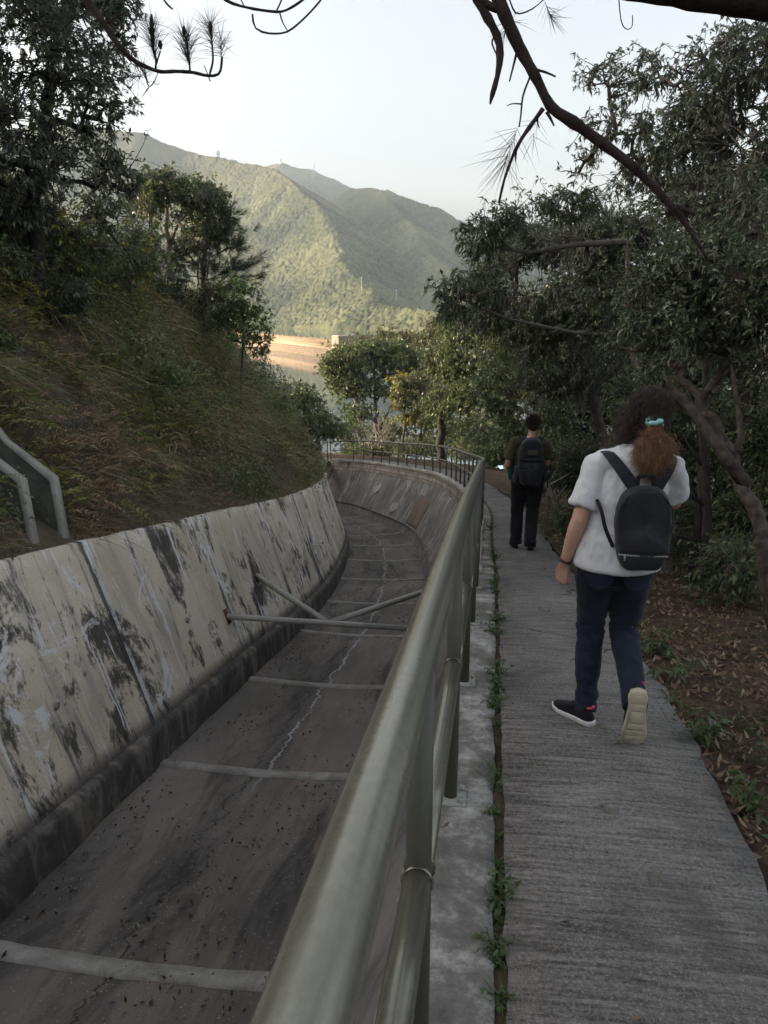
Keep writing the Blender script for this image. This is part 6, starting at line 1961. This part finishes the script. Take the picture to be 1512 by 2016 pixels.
# ---- the nearer walker
p0 = at(1212, 1100, 3.66)
base = Vector((p0.x, p0.y, 0)); _k = ((_P - np.array([base.x, base.y])) ** 2).sum(1).argmin(); sA = float(_S[_k]); base.z = float(np.interp(sA, _S, _Z)) + .012
XA = Matrix.Translation(base) @ Matrix.Rotation(heading(sA), 4, 'Z')
V3 = Vector
J = dict(pelvis=V3((.0, 0, .905)), waist=V3((.015, .005, 1.06)), chest=V3((.045, .02, 1.25)), neck=V3((.075, .035, 1.425)), head=V3((.125, .085, 1.575)), yaw=R(3), tilt=R(15),
         l_shoulder=V3((-.112, .02, 1.335)), r_shoulder=V3((.222, .03, 1.33)), l_elbow=V3((-.185, -.045, 1.085)), l_wrist=V3((-.238, .015, .845)), r_elbow=V3((.285, .15, 1.14)), r_wrist=V3((.16, .34, 1.17)),
         l_hand=((-.12, .10, -1), (.55, .55, .1), (.25, 1, .25), .95), r_hand=((-.8, .5, .1), (0, .3, 1), (.3, .8, .2), .5),
         l_hip=V3((-.086, 0, .87)), r_hip=V3((.086, 0, .87)), l_ankle=V3((-.088, .045, .075)), r_ankle=V3((.104, -.215, .235)))
J['l_knee'] = ik(J['l_hip'], J['l_ankle'], .415, .415, (.05, 1, 0)); J['r_knee'] = ik(J['r_hip'], J['r_ankle'], .415, .405, (-.05, 1, 0))
pa = thing('person', base, 'person in white t-shirt and dark jeans walking away, bushy brown ponytail with mint tie', 'person')
bodyA, RmA, PA = body_figure(J, XA, pa, .0055)
trousers(J, XA, pa, M['denim'], 'jeans', .008, 1.06, 500)
tshirt(J, XA, pa, M['shirt_white'], .0075, 510, -.055)
fl_ = Matrix.Translation(V3((-.078, -.015, -.004))) @ Matrix.Rotation(R(38), 4, 'Z') @ Matrix.Rotation(R(-5), 4, 'X')
shoe(XA, pa, fl_, (M['shoe_black'], M['sole_white'], M['tread_cream'], M['pink']))
# the lifted shoe: toe down, sole turned to the camera
fr_ = Matrix.Translation(V3((.108, -.275, .285))) @ Matrix.Rotation(R(-3), 4, 'Z') @ Matrix.Rotation(R(-84), 4, 'X') @ Matrix.Diagonal((1.18, 1, 1, 1))
shoe(XA, pa, fr_, (M['shoe_black'], M['tread_cream'], M['tread_cream'], M['pink']), 1.10)
mb = MB(); W_ = J['l_wrist'] + (J['l_elbow'] - J['l_wrist']).normalized() * .02; ax_ = (J['l_elbow'] - J['l_wrist']).normalized()
etube(mb, [W_ - ax_ * .006, W_ + ax_ * .006], [(.032, .032)] * 2, seg=20, round_ends=False); placed('wristband', mb, M['wrist'], pa, XA)
mb = MB(); n_ = J['neck']
etube(mb, [n_ + V3((0, 0, -.015)), n_ + V3((.006, .005, .02)), n_ + V3((.012, .012, .045))], [(.074, .072), (.068, .066), (.061, .062)], seg=20, round_ends=False)
solid('collar', mb, .006, 3, M['navy_cloth'], pa, XA, folds(3, .008, (18, 18, 30)))
# hair: dark crown, frizz round the head, reddish tail
r = np.random.default_rng(900)
mb = MB()
ball(mb, PA(0, -.026, .032), (.084, .096, .090), RmA); ball(mb, PA(-.012, -.040, -.02), (.076, .068, .080), RmA); ball(mb, PA(.02, -.045, -.03), (.062, .06, .07), RmA)
hairA = solid('hair', mb, .008, 4, M['hair_base'], pa, XA, folds(8, .012, (26, 26, 10)))
n = 5200
d = unit(r.normal(size=(n, 3)) + np.array([-.10, -.45, .15])); d = d[d[:, 1] < .45]; n = len(d)
rt = np.array([list(PA(*(q * np.array([.086, .097, .094]) + np.array([0, -.028, .022])))) for q in d])
tail = np.array(PA(-.01, -.110, -.065))
frz = r.random(n) < .24
dirs = np.where(frz[:, None], d * .5 + r.normal(size=(n, 3)) * .4 + np.array([-.15, -.1, -.45]), unit(tail - rt) + d * .18)
lens = np.where(frz, .015 + .05 * r.random(n), np.minimum(.16, np.linalg.norm(tail - rt, axis=1)) * (.9 + .2 * r.random(n)))
hc = np.array([.034, .023, .018]) * (.6 + .9 * r.random((n, 1))) + frz[:, None] * np.array([.030, .016, .010]) * r.random((n, 1))
strands('strands', rt, dirs, lens, np.where(frz, .010, .003), .10, .0009, hc, 901, hairA, XA)
# frizzy locks hanging on the left side of the face
n = 900
rt = np.array([list(PA(-.085 + .02 * a, -.02 + .07 * b, -.01 + .06 * c)) for a, b, c in r.normal(size=(n, 3)) * .6])
strands('side_locks', rt, r.normal(size=(n, 3)) * .45 + np.array([-.35, .0, -.85]), .08 + .10 * r.random(n), np.full(n, .014), .15, .0010, np.array([.045, .025, .017]) * (.5 + .9 * r.random((n, 1))), 905, hairA, XA)
mb = MB(); tc = V3(tail) + V3((.0, -.030, -.098))
ball(mb, tc, (.066, .050, .078)); ball(mb, tc + V3((.005, -.0, -.045)), (.054, .043, .062)); ball(mb, tc + V3((0, .01, .06)), (.042, .036, .05))
tailo = solid('ponytail', mb, .008, 4, M['tail_base'], pa, XA, folds(12, .02, (16, 16, 16)))
n = 6000
q = unit(r.normal(size=(n, 3)) + np.array([0, -.35, .0])); rad_ = np.array([.073, .054, .096])
rt = np.array(tc) + np.array([0, 0, -.015]) + q * rad_ * (.80 + .22 * r.random((n, 1)))
dirs = q * .30 + np.array([0, -.02, -1]) + r.normal(size=(n, 3)) * .48
tcol = np.array([.25, .135, .075]) * (.5 + .9 * r.random((n, 1))) * np.where(rt[:, 2:3] > tc.z + .05, .75, 1)
strands('tail_strands', rt, dirs, .03 + .065 * r.random(n), np.full(n, .008), .02, .0009, tcol, 902, tailo, XA, 6)
mb = MB(); ring = []
for k in range(28):
    a = 2 * PI * k / 28; rr = .026 + .004 * math.sin(k * 2.7)
    ring.append(V3(tail) + RmA @ V3((math.cos(a) * rr * 1.25, -.004 + .005 * math.sin(k * 1.9), math.sin(a) * rr * .9 + .008)))
etube(mb, ring + [ring[0]], [(.012 + .004 * math.sin(k * 2.3), .011) for k in range(29)], side=(0, 1, 0), seg=10, round_ends=False)
ball(mb, V3(tail) + V3((.016, -.03, .020)), (.018, .012, .012)); ball(mb, V3(tail) + V3((-.012, -.034, .010)), (.022, .012, .011))
solid('hair_tie', mb, .004, 2, M['mint'], pa, XA, folds(5, .006, (60, 60, 60)))
# pockets and seams on the jeans
for sx in (-1, 1):
    mb = MB(); V, Fc = [], []; cx = .088 * sx
    for iz, (z, hw) in enumerate(((-.035, .066), (-.055, .066), (-.09, .060), (-.118, .035), (-.128, .004))):
        for k in range(7):
            x = cx + hw * (k / 3 - 1)
            y = -math.sqrt(max(.0, 1 - (x / .19) ** 2)) * .135 - .004 + .012 * (abs(z) > .07)
            V.append(J['pelvis'] + V3((x, y, z - .02)))
    for i_ in range(4):
        for k in range(6): Fc.append([i_ * 7 + k, i_ * 7 + k + 1, i_ * 7 + k + 8, i_ * 7 + k + 7])
    mb.add(V, Fc); placed('pocket', mb, M['denim'], [c for c in pa.children if c.name.startswith('jeans')][0], XA)
# small black backpack
bpA, bag = backpack('backpack', 'small plain black backpack worn by the walker in the white t-shirt', J, XA, (.083, -.118, 1.085), .252, .39, .108, (M['grey_nylon'],), None, 600, -.27)
cA = V3((.083, -.118, 1.085))
mb = MB()
etube(mb, [cA + V3((-.105 + .21 * k / 10, -.118 - .012 * math.sin(PI * k / 10), -.112)) for k in range(11)], [(.004, .004)] * 11, seg=6); placed('zip', mb, M['zip'], bag, XA)
mb = MB(); mb.box(cA + V3((-.082, -.128, -.122)), (.004, .003, .016)); placed('zip_pull', mb, M['zip'], bag, XA, False)
mb = MB()
arc = [cA + V3((math.cos(a) * .118, -.106 + .030 * (math.sin(a)), .055 + math.sin(a) * .128)) for a in np.linspace(-.5, PI + .5, 22)]
etube(mb, arc, [(.0045, .0045)] * len(arc), side=(0, 1, 0), seg=6); placed('zip', mb, M['black_nylon'], bag, XA)
mb = MB(); mb.box(cA + V3((-.095, -.112, .125)), (.005, .004, .022)); placed('zip_pull', mb, M['black_nylon'], bag, XA, False)
mb = MB()
lowp = [cA + V3((x, -.118 - .015 * math.cos(x * 9), z)) for x, z in ((-.1, -.125),)]
strap('handle', [cA + V3((-.035, -.03, .195)), cA + V3((-.03, -.035, .235)), cA + V3((.03, -.035, .235)), cA + V3((.035, -.03, .195))], .022, .008, M['black_nylon'], bag, XA)
strap('shoulder_strap', [cA + V3((-.05, -.030, .185)), cA + V3((-.095, -.010, .245)), cA + V3((-.140, .045, .300)), cA + V3((-.160, .115, .318)), cA + V3((-.165, .205, .28)), cA + V3((-.17, .255, .15)), cA + V3((-.175, .24, .0)), cA + V3((-.18, .17, -.09))], .058, .012, M['black_nylon'], bag, XA)
strap('lower_strap', [V3((-.125, -.06, 1.205)), V3((-.100, -.118, 1.15)), V3((-.078, -.140, 1.07)), V3((-.040, -.150, .985))], .018, .005, M['black_nylon'], bag, XA)
strap('shoulder_strap', [cA + V3((.05, -.030, .185)), cA + V3((.085, -.010, .245)), cA + V3((.115, .045, .285)), cA + V3((.125, .115, .300)), cA + V3((.135, .205, .26)), cA + V3((.15, .255, .15)), cA + V3((.155, .24, .0)), cA + V3((.16, .17, -.09))], .058, .012, M['black_nylon'], bag, XA)

# ---- the farther walker
p0 = at(1037, 985, 10.0)
base = Vector((p0.x, p0.y, 0)); _k = ((_P - np.array([base.x, base.y])) ** 2).sum(1).argmin(); sB = float(_S[_k]); base.z = float(np.interp(sB, _S, _Z)) + .012
XB = Matrix.Translation(base) @ Matrix.Rotation(heading(sB), 4, 'Z')
J = dict(pelvis=V3((0, 0, .93)), waist=V3((.0, .005, 1.09)), chest=V3((.005, .01, 1.29)), neck=V3((.02, .03, 1.475)), head=V3((.045, .06, 1.625)), yaw=R(-4), tilt=R(8),
         l_shoulder=V3((-.185, .02, 1.42)), r_shoulder=V3((.205, .02, 1.41)), l_elbow=V3((-.265, -.02, 1.13)), r_elbow=V3((.245, .07, 1.14)), l_wrist=V3((-.255, .20, 1.03)), r_wrist=V3((.13, .30, 1.12)),
         l_hand=((-.25, .9, -.10), (.0, .1, 1), (.9, .2, 0), .45), r_hand=((-.6, .7, .1), (0, .2, 1), (-.2, .6, .3), .5),
         l_hip=V3((-.095, 0, .895)), r_hip=V3((.095, 0, .895)), l_ankle=V3((-.115, .09, .07)), r_ankle=V3((.06, -.12, .105)))
J['l_knee'] = ik(J['l_hip'], J['l_ankle'], .43, .43, (-.05, 1, 0)); J['r_knee'] = ik(J['r_hip'], J['r_ankle'], .43, .425, (.05, 1, 0))
pb_ = thing('person', base, 'person with short brown hair in olive t-shirt and black trousers walking far ahead', 'person')
bodyB, RmB, PB = body_figure(J, XB, pb_, .008)
trousers(J, XB, pb_, M['black_cloth'], 'trousers', .010, 1.26, 520, 1.35)
tshirt(J, XB, pb_, M['olive_jersey'], .010, 530, -.02, 1.0)
for sgn, A, rot in ((-1, J['l_ankle'], Matrix.Rotation(R(10), 4, 'Z') @ Matrix.Rotation(R(-6), 4, 'X')), (1, J['r_ankle'], Matrix.Rotation(R(-6), 4, 'Z') @ Matrix.Rotation(R(-22), 4, 'X'))):
    shoe(XB, pb_, Matrix.Translation(A + V3((0, -.045, -.072 if sgn < 0 else -.055))) @ rot, (M['shoe_black'], M['sole_black'], M['sole_black']), 1.05)
mb = MB()
ball(mb, PB(0, -.022, .045), (.083, .096, .083), RmB); ball(mb, PB(0, -.05, .0), (.076, .062, .075), RmB)
hairB = solid('hair', mb, .008, 3, M['hair_base'], pb_, XB, folds(9, .010, (40, 40, 40)))
n = 2600
d = unit(r.normal(size=(n, 3)) + np.array([0, -.35, .25])); d = d[(d[:, 1] < .5) & (d[:, 2] > -.75)]; n = len(d)
rt = np.array([list(PB(*(q * np.array([.084, .098, .090]) + np.array([0, -.028, .030])))) for q in d])
strands('strands', rt, d + r.normal(size=(n, 3)) * .35 + np.array([.15, 0, .1]), .02 + .025 * r.random(n), np.full(n, .002), .05, .0013, np.array([.050, .028, .018]) * (.5 + .9 * r.random((n, 1))), 903, hairB, XB, 4)
bpB, bag = backpack('backpack', 'large black hiking backpack worn by the farther walker', J, XB, (.02, -.130, 1.20), .33, .60, .20, (M['black_nylon'],), None, 610, -.12, foot=.86)
cB = V3((.02, -.130, 1.20))
mb = MB(); etube(mb, [cB + V3((-.15 + .30 * k / 8, -.19 - .02 * math.sin(PI * k / 8), .045)) for k in range(9)], [(.012, .022)] * 9, side=(0, 1, 0), seg=8); solid('lid_edge', mb, .008, 2, M['black_nylon'], bag, XB)
mb = MB(); mb.box(cB + V3((.01, -.200, .135)), (.062, .012, .030)); placed('badge_panel', mb, M['olive_jersey'], bag, XB, False, .006)
mb = MB(); ball(mb, cB + V3((.01, -.17, -.12)), (.125, .075, .16)); solid('front_pocket', mb, .008, 3, M['grey_nylon'], bag, XB, folds(15, .015, (12, 12, 12)))
for sx in (-1, 1):
    mb = MB(); ball(mb, cB + V3((.165 * sx, -.09, -.16)), (.045, .07, .12)); solid('side_pocket', mb, .008, 3, M['black_nylon'], bag, XB, folds(16 + sx, .01, (14, 14, 14)))
    strap('shoulder_strap', [cB + V3((.08 * sx, -.03, .24)), cB + V3((.11 * sx, .02, .30)), cB + V3((.125 * sx, .11, .285)), cB + V3((.13 * sx, .24, .18)), cB + V3((.14 * sx, .255, .0)), cB + V3((.17 * sx, .16, -.10)), cB + V3((.15 * sx, .0, -.20))], .06, .014, M['black_nylon'], bag, XB)
strap('loose_strap', [cB + V3((.165, -.06, -.02)), cB + V3((.20, -.07, -.16)), cB + V3((.225, -.06, -.33))], .022, .006, M['black_nylon'], bag, XB)
# green cloth hanging at the left hip and the phone in the hand
mb = MB(); etube(mb, [V3((-.215, .05, 1.16)), V3((-.225, .06, 1.05)), V3((-.215, .06, .94))], [(.035, .07), (.045, .085), (.03, .06)], seg=14)
solid('jacket', mb, .008, 3, M['teal'], pb_, XB, folds(21, .02, (14, 14, 10)))
scr, nt, b = new_mat('lit_screen', .3, .5)
b.inputs['Base Color'].default_value = (.05, .06, .07, 1)
v = coords(nt)
em = ramp(nt, noise_node(nt, v, 60, 2), [(.4, (.30, .52, .60)), (.6, (.55, .72, .78))])
nt.links.new(em, b.inputs['Emission Color']); b.inputs['Emission Strength'].default_value = .55
M['screen'] = scr
hc_ = J['l_wrist'] + V3((-.055, .10, -.005))
ph = thing('phone', XB @ hc_, 'phone with bright pale blue screen held low by the farther walker', 'phone')
Rt = Matrix.Rotation(R(28), 3, 'Z') @ Matrix.Rotation(R(24), 3, 'X')
ax3 = (Rt @ V3((1, 0, 0)), Rt @ V3((0, 1, 0)), Rt @ V3((0, 0, 1)))
mb = MB(); mb.box(hc_, (.075, .040, .005), ax3); cs = placed('case', mb, M['sole_black'], ph, XB, False, .003)
mb = MB(); mb.box(hc_ + ax3[2] * .0062, (.068, .036, .001), ax3); placed('screen', mb, scr, ph, XB, False)

# a bird crossing the sky
bp_ = at(1028, 352, 60)
bd = thing('bird', bp_, 'small dark bird flying in the pale sky left of the right trees', 'bird')
mb = MB(); etube(mb, [bp_ + V3((-.02, .10, 0)), bp_, bp_ + V3((.02, -.10, .01)), bp_ + V3((.03, -.2, .02))], [.02, .045, .035, .012], seg=8)
V, Fc = [], []
for sx in (-1, 1):
    b0 = len(V)
    V += [bp_ + V3((.02 * sx, .05, .02)), bp_ + V3((.02 * sx, -.07, .02)), bp_ + V3((.16 * sx, .05, .10)), bp_ + V3((.16 * sx, -.05, .10)), bp_ + V3((.30 * sx, -.04, .06))]
    Fc += [[b0, b0 + 1, b0 + 3, b0 + 2], [b0 + 2, b0 + 3, b0 + 4]]
mb.add(V, Fc); mb.build('body', M['bark_dark'], bd)
